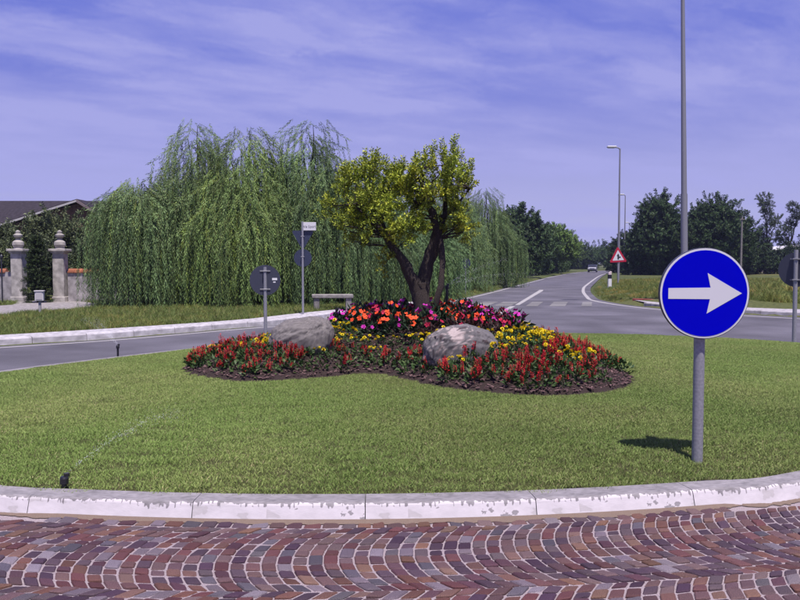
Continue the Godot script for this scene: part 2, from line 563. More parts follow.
# ---------------------------------------------------------------- cobbles
func build_cobbles() -> void:
	var centre := Vector2(-0.5, 14.9)
	var R := 10.48
	var tones := [Color(0.105, 0.055, 0.085), Color(0.155, 0.07, 0.085), Color(0.21, 0.08, 0.075), Color(0.25, 0.115, 0.08), Color(0.29, 0.15, 0.09), Color(0.27, 0.215, 0.235), Color(0.36, 0.31, 0.325), Color(0.16, 0.14, 0.16), Color(0.125, 0.075, 0.10), Color(0.22, 0.125, 0.115)]
	var weight := [14, 22, 20, 16, 5, 5, 3, 5, 15, 18]
	var bag := []
	for i in tones.size():
		for k in weight[i]:
			bag.append(tones[i])
	var b := MB.new()
	var outline := PackedVector2Array()
	for i in 41:
		var x := -6.0 + i * 0.3
		outline.append(Vector2(x, 14.9 - sqrt((R - 0.1) * (R - 0.1) - (x + 0.5) * (x + 0.5))))
	outline.append_array(PackedVector2Array([Vector2(6.0, -1.5), Vector2(-6.0, -1.5)]))
	b.sheet(outline, 0.006, Color.WHITE)
	var apron := structure("cobbled_apron", b.mesh(), M.mortar, "purple and brown porphyry cobbles laid in fan arcs along the white kerb", "paving")
	# (s, t): metres along the kerb and away from it, to (x, d)
	var to_plan := func(s: float, t: float) -> Vector2:
		var a: float = s / R
		return centre + Vector2(sin(a), -cos(a)) * (R + t)
	var stones := []
	var s := -6.0
	while s < 6.0:     # the course that follows the kerb
		var l := rng.randf_range(0.075, 0.11)
		stones.append([to_plan.call(s, 0.012), to_plan.call(s + l, 0.012), to_plan.call(s + l, 0.098), to_plan.call(s, 0.098)])
		s += l
	var W := 0.84
	var rad := 0.70
	var half := asin(W * 0.5 / rad)
	var gap := 0.073
	for band in 4:
		var t0 := 0.105 + W * (band + 0.5)
		var off := rng.randf() * gap
		for i in 170:
			var s0 := -6.0 + off + i * gap
			var cnt := 10
			var cuts := []
			for k in cnt + 1:
				cuts.append(-half + 2.0 * half * (k + (0.0 if k == 0 or k == cnt else rng.randf_range(-0.2, 0.2))) / cnt)
			for k in cnt:
				var p := []
				for w in [[cuts[k], 0.0], [cuts[k + 1], 0.0], [cuts[k + 1], gap], [cuts[k], gap]]:
					p.append(to_plan.call(s0 + w[1] - rad * cos(w[0]) + rad * 0.9, t0 + rad * sin(w[0])))
				stones.append(p)
	var list := []
	for p: Array in stones:
		var mid: Vector2 = (p[0] + p[1] + p[2] + p[3]) / 4.0
		if mid.y < 1.2 or absf(mid.x) > 5.2:
			continue
		var clear := true
		for k in 4:
			if mid.y > 4.0 and depth_in(isle, p[k]) > -0.008:
				clear = false
		if not clear:
			continue
		var shown := mid.y > 3.44 and absf(mid.x) < mid.y * 0.512
		list.append([mid.y if shown else 100.0 + mid.y, p, mid])
	list.sort_custom(func(a, c): return a[0] < c[0])
	var mass := MB.new()
	for i in list.size():
		var p: Array = list[i][1]
		var mid: Vector2 = list[i][2]
		var single := i < 300
		var m := MB.new() if single else mass
		var o := Vector3(mid.x, 0.004, -mid.y)
		var col: Color = bag[rng.randi() % bag.size()] * rng.randf_range(0.6, 1.0) * Color(0.94, 0.92, 1.1)
		col = col.lerp(Color(0.36, 0.29, 0.28), 0.3 * pow(rng.randf(), 2.5))
		var tilt := Vector2(rng.randf_range(-0.07, 0.07), rng.randf_range(-0.07, 0.07))
		var high := rng.randf_range(0.006, 0.014)
		var base := o if not single else Vector3.ZERO
		var outer := []
		var inner := []
		var edge := []
		for k in 4:
			var a: Vector2 = p[k] - mid
			var prev: Vector2 = p[(k + 3) % 4] - mid
			var next: Vector2 = p[(k + 1) % 4] - mid
			a -= a.normalized() * rng.randf_range(0.004, 0.0085)
			var c1 := a + (prev - a).normalized() * rng.randf_range(0.003, 0.010)
			var c2 := a + (next - a).normalized() * rng.randf_range(0.003, 0.010)
			for c: Vector2 in [c1, c2]:
				outer.append(base + Vector3(c.x, -0.004, -c.y))
				var e := c * 0.97
				edge.append(base + Vector3(e.x, high - 0.005 + e.dot(tilt), -e.y))
				var t := c * rng.randf_range(0.74, 0.86)
				inner.append(base + Vector3(t.x, high + rng.randf_range(-0.0015, 0.0015) + t.dot(tilt), -t.y))
		for k in 8:
			var j := (k + 1) % 8
			m.q4(outer[k], outer[j], edge[j], edge[k], col)
			m.q4(edge[k], edge[j], inner[j], inner[k], col)
			m.t3(inner[k], inner[j], base + Vector3(0, high + 0.002, 0), col)
		if single:
			part("cobblestone", m.mesh(), M.porphyry, apron, o)
	var sand := MB.new()
	var gn := FastNoiseLite.new()
	gn.seed = 8
	gn.frequency = 3.0
	for i in 400:
		var p := []
		for k in 2:
			var u := -5.0 + (i + k) * 0.025
			var w := 0.02 + 0.035 * maxf(0.0, 0.5 + gn.get_noise_2d(u, 1.0) + 0.5 * gn.get_noise_2d(u * 5.0, 4.0)) * (1.0 + smoothstep(0.5, 3.0, u))
			var a: Vector2 = to_plan.call(u, -0.004)
			var b2: Vector2 = to_plan.call(u, w)
			p.append(Vector3(a.x, 0.026, -a.y))
			p.append(Vector3(b2.x, 0.011, -b2.y))
		sand.q4(p[0], p[2], p[3], p[1], Color(0.33, 0.245, 0.20))
	var drift := part("sand_drift", sand.mesh(), M.sand, apron)
	drift.set_meta("kind", "stuff")
	var rest := part("cobblestone_field", mass.mesh(), M.porphyry, apron)
	rest.set_meta("kind", "stuff")

# ---------------------------------------------------------------- island: kerb, lawn
func kerb_stone(line: PackedVector2Array, prof: Array, u0: float) -> ArrayMesh:
	# profile (inward offset, height) swept along a polyline; v runs over the profile
	var m := MB.new()
	m.smooth = true
	var total := 0.0
	var at := [0.0]
	for k in range(1, prof.size()):
		total += (prof[k] as Vector2).distance_to(prof[k - 1])
		at.append(total)
	var nrm := []
	for i in line.size():
		var t := (line[mini(i + 1, line.size() - 1)] - line[maxi(i - 1, 0)]).normalized()
		nrm.append(Vector2(-t.y, t.x))
	var along := u0
	for i in line.size() - 1:
		var l := line[i].distance_to(line[i + 1])
		for k in prof.size() - 1:
			var p := []
			for w in [[i, k], [i + 1, k], [i + 1, k + 1], [i, k + 1]]:
				var f: Vector2 = prof[w[1]]
				var g: Vector2 = line[w[0]] + nrm[w[0]] * f.x
				p.append(Vector3(g.x, f.y, -g.y))
			var sl: Vector2 = (prof[k + 1] - prof[k]).normalized()
			var g2: Vector2 = nrm[i] * -sl.y
			var nn := Vector3(g2.x, sl.x, -g2.y).normalized()
			var uvs := [Vector2(along, at[k] / total), Vector2(along + l, at[k] / total), Vector2(along + l, at[k + 1] / total), Vector2(along, at[k + 1] / total)]
			for tri in [[0, 1, 2], [0, 2, 3]]:
				var flip: bool = (p[tri[1]] - p[tri[0]]).cross(p[tri[2]] - p[tri[0]]).dot(nn) > 0.0
				for e in ([tri[0], tri[2], tri[1]] if flip else tri):
					m.v.append(p[e]); m.n.append(nn); m.c.append(Color.WHITE)
					m.uv.append(Vector2(uvs[e].x / 3.072, 1.0 - uvs[e].y))
		along += l
	for e in [0, line.size() - 1]:
		var t := (line[1] - line[0]) if e == 0 else (line[e - 1] - line[e])
		var nn := Vector3(-t.x, 0, t.y).normalized()
		var pl := PackedVector2Array(prof)
		var idx := Geometry2D.triangulate_polygon(pl)
		for k in range(0, idx.size(), 3):
			var p := []
			for j in 3:
				var f := pl[idx[k + j]]
				var g: Vector2 = line[e] + nrm[e] * f.x
				p.append(Vector3(g.x, f.y, -g.y))
			var flip: bool = (p[1] - p[0]).cross(p[2] - p[0]).dot(nn) > 0.0
			for j in ([0, 2, 1] if flip else [0, 1, 2]):
				m.v.append(p[j]); m.n.append(nn); m.c.append(Color.WHITE)
				m.uv.append(Vector2(u0 / 3.072, 0.2))
	return m.mesh()

func resample(line: PackedVector2Array, step: float) -> PackedVector2Array:
	var out := PackedVector2Array([line[0]])
	var need := step
	for i in line.size() - 1:
		var a := line[i]
		var b := line[i + 1]
		var l := a.distance_to(b)
		var gone := 0.0
		while l - gone >= need:
			gone += need
			out.append(a.lerp(b, gone / l))
			need = step
		need -= l - gone
	return out

func build_island() -> void:
	# lawn
	var x := -6.2
	var cell := 0.16
	var m := MB.new()
	var P := {}
	var nx := int(15.0 / cell)
	var nd := int(12.5 / cell)
	for j in nd:
		for i in nx:
			var q := Vector2(x + i * cell, 4.0 + j * cell)
			var e := depth_in(isle, q)
			P[j * nx + i] = [Vector3(q.x, lawn_y(q) - 0.015, -q.y), e]
	for j in nd - 1:
		for i in nx - 1:
			var k := j * nx + i
			if P[k][1] > 0.10 and P[k + 1][1] > 0.10 and P[k + nx][1] > 0.10 and P[k + nx + 1][1] > 0.10:
				m.q4(P[k][0], P[k + 1][0], P[k + nx + 1][0], P[k + nx][0], Color.WHITE)
	var lawn := structure("lawn", m.mesh(), M.thatch, "mown green lawn of the traffic island inside the white kerb", "lawn")
	# kerb of stones a metre long, all round
	var closed := isle.duplicate()
	for k in 80:
		closed.append(isle[k % isle.size()])
	var round_it := 0.0
	for k in isle.size():
		round_it += isle[k].distance_to(isle[(k + 1) % isle.size()])
	var count := roundi(round_it / 1.0)
	var line := resample(closed, round_it / count / 10.0)
	var holder := Node3D.new()
	holder.name = numbered("kerb")
	add_child(holder)
	tag(holder, "concrete kerb with chipped white paint round the grass island", "kerb")
	holder.set_meta("kind", "structure")
	var prof := [Vector2(0.0, -0.06), Vector2(0.0, 0.012), Vector2(0.028, 0.098), Vector2(0.034, 0.108), Vector2(0.046, 0.115), Vector2(0.19, 0.118), Vector2(0.19, -0.06)]
	var i := 4
	while i < 4 + count * 10:
		var seg := line.slice(i, i + 11)
		seg[0] = seg[0].lerp(seg[1], 0.025)
		seg[10] = seg[10].lerp(seg[9], 0.025)
		part("kerb_stone", kerb_stone(seg, prof, i * 0.1007 + rng.randi() % 7 * 0.41), M.kerb, holder)
		i += 10
	# grass
	var tuft := MB.new()
	for k in 420:
		var r := 0.17 * sqrt(rng.randf())
		var a := rng.randf() * TAU
		var p := Vector3(r * cos(a), -0.01, r * sin(a))
		var lean := Vector3(rng.randfn(0, 0.5), 1.0, rng.randfn(0, 0.5)).normalized()
		var h := rng.randf_range(0.012, 0.030)
		var side := lean.cross(rnd_dir()).normalized() * rng.randf_range(0.0013, 0.0023)
		var col := Color(0.15, 0.22, 0.06).lerp(Color(0.21, 0.275, 0.085), rng.randf())
		if rng.randf() < 0.045:
			col = Color(0.34, 0.31, 0.17)
		var midp := p + lean * h * 0.55
		var tip := p + lean * h + Vector3(lean.x, 0, lean.z) * h * 0.45
		tuft.q4(p - side, p + side, midp + side * 0.8, midp - side * 0.8, col)
		tuft.t3(midp - side * 0.8, midp + side * 0.8, tip, col * 1.1)
	var where := []
	var cols := []
	var tone := FastNoiseLite.new()
	tone.seed = 2
	tone.frequency = 0.45
	tone.fractal_octaves = 4
	var d := 4.3
	while d < 15.5:
		var step := 0.105 if d < 8.0 else 0.125
		var xx := -5.6
		while xx < 8.0:
			var q := Vector2(xx + rng.randf_range(-0.05, 0.05), d + rng.randf_range(-0.05, 0.05))
			if absf(q.x) < q.y * 0.62 + 0.5:
				var e := depth_in(isle, q)
				if e > (0.26 if q.y < 9.0 else 0.10) and depth_in(bed, q) < -0.03:
					var n := tone.get_noise_2d(q.x, q.y)
					var big := tone.get_noise_2d(q.x * 0.35 + 50.0, q.y * 0.35)
					var c := Color(0.92, 0.97, 0.85).lerp(Color(1.2, 1.08, 1.15), clampf(0.4 + 1.1 * n, 0.0, 1.0))
					c = c * (1.07 + 0.3 * big)
					var s := rng.randf_range(0.75, 1.1)
					where.append(Transform3D(Basis(Vector3.UP, rng.randf() * TAU).scaled(Vector3(s, s * rng.randf_range(0.75, 1.15), s)), Vector3(q.x, lawn_y(q) - 0.012, -q.y)))
					cols.append(c)
			xx += step
		d += step
	var gr := copies("grass", tuft.mesh(), M.grass_blade, where, cols, self)
	tag(gr, "short mown grass blades covering the traffic island", "grass")
	gr.set_meta("kind", "stuff")

# ---------------------------------------------------------------- markings
func band(line: PackedVector2Array, width: float, y: float, m: MB) -> void:
	for i in line.size() - 1:
		var t0 := (line[mini(i + 1, line.size() - 1)] - line[maxi(i - 1, 0)]).normalized()
		var t1 := (line[mini(i + 2, line.size() - 1)] - line[i]).normalized()
		var n0 := Vector2(-t0.y, t0.x) * width * 0.5
		var n1 := Vector2(-t1.y, t1.x) * width * 0.5
		var p := []
		for g: Vector2 in [line[i] - n0, line[i] + n0, line[i + 1] + n1, line[i + 1] - n1]:
			p.append(Vector3(g.x, y, -g.y))
		m.q4(p[0], p[1], p[2], p[3], Color.WHITE)

func marking(called: String, m: MB, label: String) -> void:
	structure(called, m.mesh(), M.road_paint, label, "road marking")

func build_road_marks() -> void:
	var m := MB.new()
	band(curve_open([Vector2(36.0, 132), Vector2(25.2, 97.6), Vector2(13.45, 55.8), Vector2(10.2, 43.4), Vector2(8.3, 34.6), Vector2(7.7, 30.8), Vector2(7.95, 26.6), Vector2(9.0, 23.5), Vector2(10.9, 20.7), Vector2(14.2, 17.6), Vector2(21, 11.9)], 8), 0.16, 0.004, m)
	marking("edge_line", m, "white edge line curving round the verge corner by the warning sign")
	m = MB.new()
	band(curve_open([Vector2(-14, 7.6), Vector2(-10, 11.2), Vector2(-7.1, 13.72), Vector2(-5.5, 15.15), Vector2(-3.8, 17.35), Vector2(-2.72, 18.6)], 6), 0.12, 0.004, m)
	marking("edge_line", m, "white edge line along the kerb of the stone bench pavement")
	m = MB.new()
	band(curve_open([Vector2(1.75, 29.9), Vector2(3.85, 36.5), Vector2(11.35, 65), Vector2(18.0, 90), Vector2(30.2, 130)], 8), 0.13, 0.004, m)
	marking("edge_line", m, "thin white edge line under the willow verge of the long road")
	m = MB.new()
	m.sheet(PackedVector2Array([Vector2(2.36, 21.0), Vector2(2.5, 21.0), Vector2(4.0, 27.0), Vector2(3.82, 27.0)]), 0.004, Color.WHITE)
	m.sheet(PackedVector2Array([Vector2(4.1, 27.8), Vector2(4.26, 27.8), Vector2(7.66, 41.8), Vector2(8.0, 43.5), Vector2(7.8, 43.5)]), 0.004, Color.WHITE)
	marking("centre_line", m, "white centre line running up the middle of the long road")
	for k in 8:
		var x0: float = [0.9, 1.9, 2.85, 3.6, 4.72, 5.55, 6.66, 0.1][k]
		var w: float = [0.5, 0.5, 0.55, 0.6, 0.42, 0.55, 0.36, 0.4][k]
		if k == 7 or k == 0:
			continue
		m = MB.new()
		var n := 6
		for i in n:
			var d0 := 27.0 + 3.0 * i / n
			var d1 := 27.0 + 3.0 * (i + 1) / n
			var o0 := (d0 - 28.5) * 0.25
			var o1 := (d1 - 28.5) * 0.25
			m.sheet(PackedVector2Array([Vector2(x0 + o0, d0), Vector2(x0 + w + o0, d0), Vector2(x0 + w + o1, d1), Vector2(x0 + o1, d1)]), 0.008 + 0.0, Color.WHITE * rng.randf_range(0.38, 0.65))
		var o := structure("crossing_stripe", m.mesh(), M.road_paint, "worn white zebra crossing stripe across the long road", "road marking")
		o.set_meta("group", "zebra crossing stripes")

# ---------------------------------------------------------------- pavements
func strip_poly(front: PackedVector2Array, back: PackedVector2Array) -> PackedVector2Array:
	var p := front.duplicate()
	var b := back.duplicate()
	b.reverse()
	p.append_array(b)
	return p

func build_pavements() -> void:
	var front := curve_open([Vector2(-20, 2.25), Vector2(-12, 9.4), Vector2(-7.45, 14.05), Vector2(-5.85, 15.5), Vector2(-4.15, 17.65), Vector2(-3.0, 19.05), Vector2(-2.0, 21.3), Vector2(-0.62, 24.4), Vector2(0.5, 27.2), Vector2(1.25, 29.2)], 5)
	var back := curve_open([Vector2(-20.5, 3.6), Vector2(-12.3, 10.7), Vector2(-7.65, 15.0), Vector2(-6.0, 16.6), Vector2(-3.95, 19.0), Vector2(-2.75, 21.6), Vector2(-0.9, 25.0), Vector2(0.3, 27.8), Vector2(1.0, 29.6)], 5)
	var m := MB.new()
	var inner := PackedVector2Array()
	for i in front.size():
		var t := (front[mini(i + 1, front.size() - 1)] - front[maxi(i - 1, 0)]).normalized()
		inner.append(front[i] + Vector2(-t.y, t.x) * 0.165)
	var poly := strip_poly(inner, back)
	m.sheet(poly, 0.118, Color(0.56, 0.53, 0.58))
	for i in back.size() - 1:
		var a := back[i]
		var b := back[i + 1]
		m.q4(Vector3(a.x, 0.118, -a.y), Vector3(b.x, 0.118, -b.y), Vector3(b.x, -0.1, -b.y), Vector3(a.x, -0.1, -a.y), Color(0.56, 0.53, 0.58))
	var side := structure("pavement", m.mesh(), M.concrete, "pale concrete pavement between the road and the willows", "pavement")
	stones_along(side, front, Color(0.66, 0.63, 0.68), "white")
	# the pavement at the far corner, with a strip of red bricks on its tip
	front = curve_open([Vector2(8.5, 27.2), Vector2(9.4, 24.35), Vector2(11.3, 21.75), Vector2(14.6, 18.7), Vector2(22, 12.5)], 6)
	front.reverse()
	back = curve_open([Vector2(8.75, 29.2), Vector2(9.8, 28.0), Vector2(11.9, 26.1), Vector2(13.6, 24.0), Vector2(17, 20.6), Vector2(24, 15)], 6)
	back.reverse()
	inner = PackedVector2Array()
	for i in front.size():
		var t := (front[mini(i + 1, front.size() - 1)] - front[maxi(i - 1, 0)]).normalized()
		inner.append(front[i] + Vector2(t.y, -t.x) * 0.165)
	m = MB.new()
	m.sheet(strip_poly(inner, back), 0.118, Color(0.50, 0.47, 0.51))
	for i in back.size() - 1:
		var a := back[i]
		var b := back[i + 1]
		m.q4(Vector3(a.x, 0.118, -a.y), Vector3(b.x, 0.118, -b.y), Vector3(b.x, -0.1, -b.y), Vector3(a.x, -0.1, -a.y), Color(0.50, 0.47, 0.51))
	side = structure("pavement", m.mesh(), M.concrete, "pale pavement corner at the foot of the tall lamp post", "pavement")
	front.reverse()
	stones_along(side, front, Color(0.56, 0.53, 0.57), "grey")
	back.reverse()
	var line := resample(back, 0.42)
	for i in mini(9, line.size() - 1):
		var b := MB.new()
		var a := line[i].lerp(line[i + 1], 0.04)
		var e := line[i].lerp(line[i + 1], 0.96)
		var t := (e - a).normalized()
		var n := Vector2(t.y, -t.x)
		var o := (a + e) * 0.5 + n * 0.03
		b.box(Vector3(o.x, 0.10, -o.y), Vector3(0.2, 0.075, 0.06), 0.01, Color(0.28, 0.075, 0.07) * rng.randf_range(0.85, 1.15), Basis(Vector3.UP, t.angle()))
		part("red_kerb_block", b.mesh(), M.matte, side)

func stones_along(parent: Node3D, front: PackedVector2Array, col: Color, _tone: String) -> void:
	var line := resample(front, 0.2)
	var prof := [Vector2(0.0, -0.06), Vector2(0.012, 0.095), Vector2(0.03, 0.12), Vector2(0.163, 0.122), Vector2(0.163, -0.06)]
	var i := 0
	while i + 5 < line.size():
		var seg := line.slice(i, i + 6)
		seg[0] = seg[0].lerp(seg[1], 0.03)
		seg[5] = seg[5].lerp(seg[4], 0.03)
		var mesh := kerb_stone(seg, prof, 0.0)
		var arr := mesh.surface_get_arrays(0)
		var cc: PackedColorArray = arr[Mesh.ARRAY_COLOR]
		cc.fill(col * rng.randf_range(0.88, 1.08))
		arr[Mesh.ARRAY_COLOR] = cc
		arr[Mesh.ARRAY_TEX_UV] = null
		var k := ArrayMesh.new()
		k.add_surface_from_arrays(Mesh.PRIMITIVE_TRIANGLES, arr)
		part("kerb_stone", k, M.concrete, parent)
		i += 5

# ---------------------------------------------------------------- trees
func shoot(length: float, count: int, l: float, w: float, c0: Color, c1: Color, droop := 0.0, spread := 0.9, stem := true) -> ArrayMesh:
	# a leafy shoot along +y
	var m := MB.new()
	if stem:
		var s := 0.004 + length * 0.006
		var cs := Color(0.07, 0.06, 0.03)
		m.t3(Vector3(-s, 0, 0), Vector3(s, 0, 0), Vector3(0, length * 0.92, 0), cs)
		m.t3(Vector3(0, 0, -s), Vector3(0, 0, s), Vector3(0, length * 0.92, 0), cs)
	for k in count:
		var t := (k + rng.randf()) / count
		var a := k * 2.4 + rng.randf_range(-0.5, 0.5)
		var out := Vector3(cos(a), 0, sin(a))
		var dir := (out * spread + Vector3.UP * rng.randf_range(0.1, 0.9) + Vector3(0, -droop, 0)).normalized()
		var side := dir.cross(rnd_dir()).normalized()
		var sc := rng.randf_range(0.7, 1.15)
		m.leaf(Vector3(0, t * length, 0) + out * 0.004, dir, side, l * sc, w * sc, c0.lerp(c1, rng.randf()))
	return m.mesh()

func limb(m: MB, a: Vector3, b: Vector3, r0: float, r1: float, col: Color, wob := 0.08, steps := 5) -> void:
	var pts := []
	var rad := []
	var l := a.distance_to(b)
	for i in steps + 1:
		var t := float(i) / steps
		var p := a.lerp(b, t)
		if i > 0 and i < steps:
			p += rnd_dir() * l * wob * 0.6
		pts.append(p)
		rad.append(lerpf(r0, r1, t))
	m.tube(pts, rad, 7, col, 0.1, rng)

func willow(x: float, d: float, h: float, r: float, tresses: int, tint: Color, label: String, drop := 0.5) -> void:
	var base := ground_y(Vector2(x, d)) - 0.04
	var t := thing("willow_tree", label, "tree", Vector3(x, base, -d), 0.0, "weeping willows along the road")
	var wood := MB.new()
	var bark := Color(0.09, 0.075, 0.055)
	limb(wood, Vector3(0, -0.1, 0), Vector3(rng.randf_range(-0.15, 0.15), h * 0.42, rng.randf_range(-0.15, 0.15)), 0.17, 0.12, bark, 0.05)
	var where := []
	var cols := []
	var seg := 1.0
	# branch ends: a domed head with uneven tips
	var tips := []
	tresses = int(tresses * 0.85)
	for k in tresses:
		var a := k * 2.39996 + rng.randf_range(-0.3, 0.3)
		var f := sqrt((k + 0.5) / tresses)
		var rr := r * f * rng.randf_range(0.85, 1.15)
		var top := h * (1.0 - drop * pow(f, 1.25)) * rng.randf_range(0.88, 1.0)
		if k < 2:
			top = h * rng.randf_range(0.94, 0.98)
		tips.append(Vector3(rr * cos(a), top, rr * sin(a)))
	for k in tips.size():
		var tip: Vector3 = tips[k]
		if k % 3 == 0:
			var start := Vector3(0, h * rng.randf_range(0.3, 0.42), 0)
			var mid := start.lerp(tip, 0.6) + Vector3(0, 0.25, 0)
			limb(wood, start, mid, 0.07, 0.04, bark, 0.08, 3)
			limb(wood, mid, tip - Vector3(0, 0.08, 0), 0.035, 0.008, bark, 0.06, 3)
		var out := Vector3(tip.x, 0, tip.z)
		out = out.normalized() if out.length() > 0.05 else rnd_dir()
		var n := rng.randi_range(13, 22)
		var shade := rng.randf_range(0.7, 1.6)
		for i in n:
			var p := tip + Vector3(rng.randfn(0, 0.19), rng.randf_range(-0.6, 0.12), rng.randfn(0, 0.19)) + out * rng.randf_range(-0.1, 0.22)
			var reach := rng.randf_range(0.5, 1.0)
			var stop := lerpf(tip.y * 0.75, rng.randf_range(0.12, 0.6), reach)
			var dirn := (out * rng.randf_range(0.2, 0.9) + Vector3(rng.randfn(0, 0.3), -0.6, rng.randfn(0, 0.3))).normalized()
			var c := tint * shade * rng.randf_range(0.8, 1.2)
			if rng.randf() < 0.12:
				c = c * Color(1.35, 1.25, 0.9)
			var first := true
			while p.y > stop:
				var s := rng.randf_range(0.8, 1.15)
				if p.y - s * seg < 0.02:
					s = maxf(0.25, (p.y - 0.02) / seg)
				where.append(Transform3D(turned(dirn, rng.randf() * TAU, Vector3(s, s, s)), p))
				cols.append(c)
				p += dirn * s * seg * 0.8
				dirn = (dirn * 0.25 + Vector3(rng.randfn(0, 0.08), -1.0, rng.randfn(0, 0.08))).normalized()
				first = false
	part("trunk", wood.mesh(), M.bark, t)
	copies("crown", M_mesh.willow, M.leaf, where, cols, t)

var M_mesh := {}
var path_poly := PackedVector2Array([Vector2(-16.5, 17.5), Vector2(-10.7, 20.9), Vector2(-10.3, 22.3), Vector2(-9.9, 23.4), Vector2(-9.7, 24.4), Vector2(-10.3, 26.6), Vector2(-11.9, 28.6), Vector2(-14.1, 28.6), Vector2(-13.2, 26.8), Vector2(-12.9, 25.8), Vector2(-13.4, 24.6), Vector2(-22, 22.0), Vector2(-22, 16.0)])

func build_willows() -> void:
	var m := MB.new()
	# hanging strand, one metre along +y (it is placed pointing down)
	for k in 40:
		var y := (k + rng.randf()) / 40.0
		var a := k * 2.4
		var out := Vector3(cos(a), 0, sin(a))
		var dir := (out * rng.randf_range(0.15, 0.55) + Vector3.UP).normalized()
		var side := dir.cross(rnd_dir()).normalized()
		m.leaf(Vector3(0, y, 0) + out * rng.randf_range(0.0, 0.03), dir, side, rng.randf_range(0.08, 0.13), rng.randf_range(0.016, 0.028), Color(0.07, 0.12, 0.042).lerp(Color(0.165, 0.23, 0.09), rng.randf()))
	m.q4(Vector3(-0.004, 0, 0), Vector3(0.004, 0, 0), Vector3(0.002, 1, 0), Vector3(-0.002, 1, 0), Color(0.12, 0.11, 0.04))
	M_mesh.willow = m.mesh()
	willow(-8.5, 25.6, 4.35, 0.72, 40, Color(0.95, 1.0, 1.05), "lowest weeping willow, at the villa wall end of the row", 0.16)
	willow(-6.9, 26.5, 6.4, 1.05, 54, Color(0.95, 0.98, 1.0), "tall narrow-topped willow next to the lowest willow of the row", 0.5)
	willow(-5.15, 26.2, 6.15, 1.4, 66, Color(1.05, 1.08, 0.9), "broad yellowish willow behind the round sign seen from its back")
	willow(-3.1, 27.0, 6.45, 1.2, 64, Color(0.9, 0.98, 1.02), "tallest weeping willow, behind the street name post", 0.5)
	willow(-1.35, 29.0, 5.4, 1.35, 62, Color(0.85, 0.95, 1.0), "weeping willow behind the stone bench")
	willow(0.65, 32.6, 4.9, 1.25, 56, Color(0.82, 0.95, 1.0), "weeping willow behind the trunk of the small island tree")
	willow(2.5, 41.0, 5.8, 1.45, 60, Color(0.95, 1.0, 1.05), "weeping willow leaning over the grass verge of the long road")
	willow(5.2, 48.5, 6.3, 1.7, 62, Color(0.92, 0.98, 1.0), "last weeping willow of the row, beside the dark tree")

func leafy(called: String, label: String, at: Vector3, trunk_h: float, trunk_r: float, lobes: Array, per: int, mesh: Mesh, tint: Color, size: float, group: String, gap := 0.25, category := "tree") -> Node3D:
	var t := thing(called, label, category, at, 0.0, group)
	var wood := MB.new()
	var bark := Color(0.06, 0.052, 0.042)
	var fork := Vector3(0, trunk_h, 0)
	limb(wood, Vector3(0, -0.15, 0), fork, trunk_r, trunk_r * 0.75, bark, 0.04)
	var where := []
	var cols := []
	var nz := FastNoiseLite.new()
	nz.seed = rng.randi() % 1000
	nz.frequency = 0.9 / size
	for lb: Array in lobes:
		var c: Vector3 = lb[0]
		var r: Vector3 = lb[1]
		limb(wood, fork - Vector3(0, trunk_h * 0.1, 0), c, trunk_r * 0.55, trunk_r * 0.15, bark, 0.07, 4)
		for k in 4:
			var e := rnd_dir()
			e.y = absf(e.y)
			limb(wood, c.lerp(fork, 0.3), c + e * r * 0.85, trunk_r * 0.2, trunk_r * 0.05, bark, 0.08, 3)
		var shade := rng.randf_range(0.85, 1.15)
		var made := 0
		var tries := 0
		while made < per and tries < per * 4:
			tries += 1
			var dn := rnd_dir()
			var p := c + dn * r * pow(rng.randf(), 0.45) * rng.randf_range(0.85, 1.12)
			if nz.get_noise_3dv(p) < gap - 0.5:
				continue
			if p.y < 0.1:
				continue
			var up := (dn + Vector3.UP * 0.4 + rnd_dir() * 0.7).normalized()
			var s := rng.randf_range(0.7, 1.25)
			where.append(Transform3D(turned(up, rng.randf() * TAU, Vector3.ONE * s), p))
			cols.append(tint * shade * rng.randf_range(0.75, 1.25))
			made += 1
	part("trunk", wood.mesh(), M.bark, t)
	copies("crown", mesh, M.leaf, where, cols, t)
	return t

func lobes_for(h: float, w: float, low: float, n: int) -> Array:
	var out := []
	for k in n:
		var a := k * 2.4 + rng.randf()
		var f := sqrt((k + 0.3) / n)
		var y := lerpf(h - w * 0.32, low + w * 0.25, f * rng.randf_range(0.7, 1.0))
		var r := w * rng.randf_range(0.2, 0.34)
		out.append([Vector3(cos(a) * f * w * 0.32, y, sin(a) * f * w * 0.32), Vector3(r, r * rng.randf_range(0.8, 1.0), r)])
	if low < 0.9 and h > 6.0:
		for k in 4:
			out.append([Vector3(w * (-0.36 + 0.24 * k), 1.1, rng.randf_range(-0.1, 0.1) * w), Vector3(w * 0.17, 1.1, w * 0.17)])
	return out

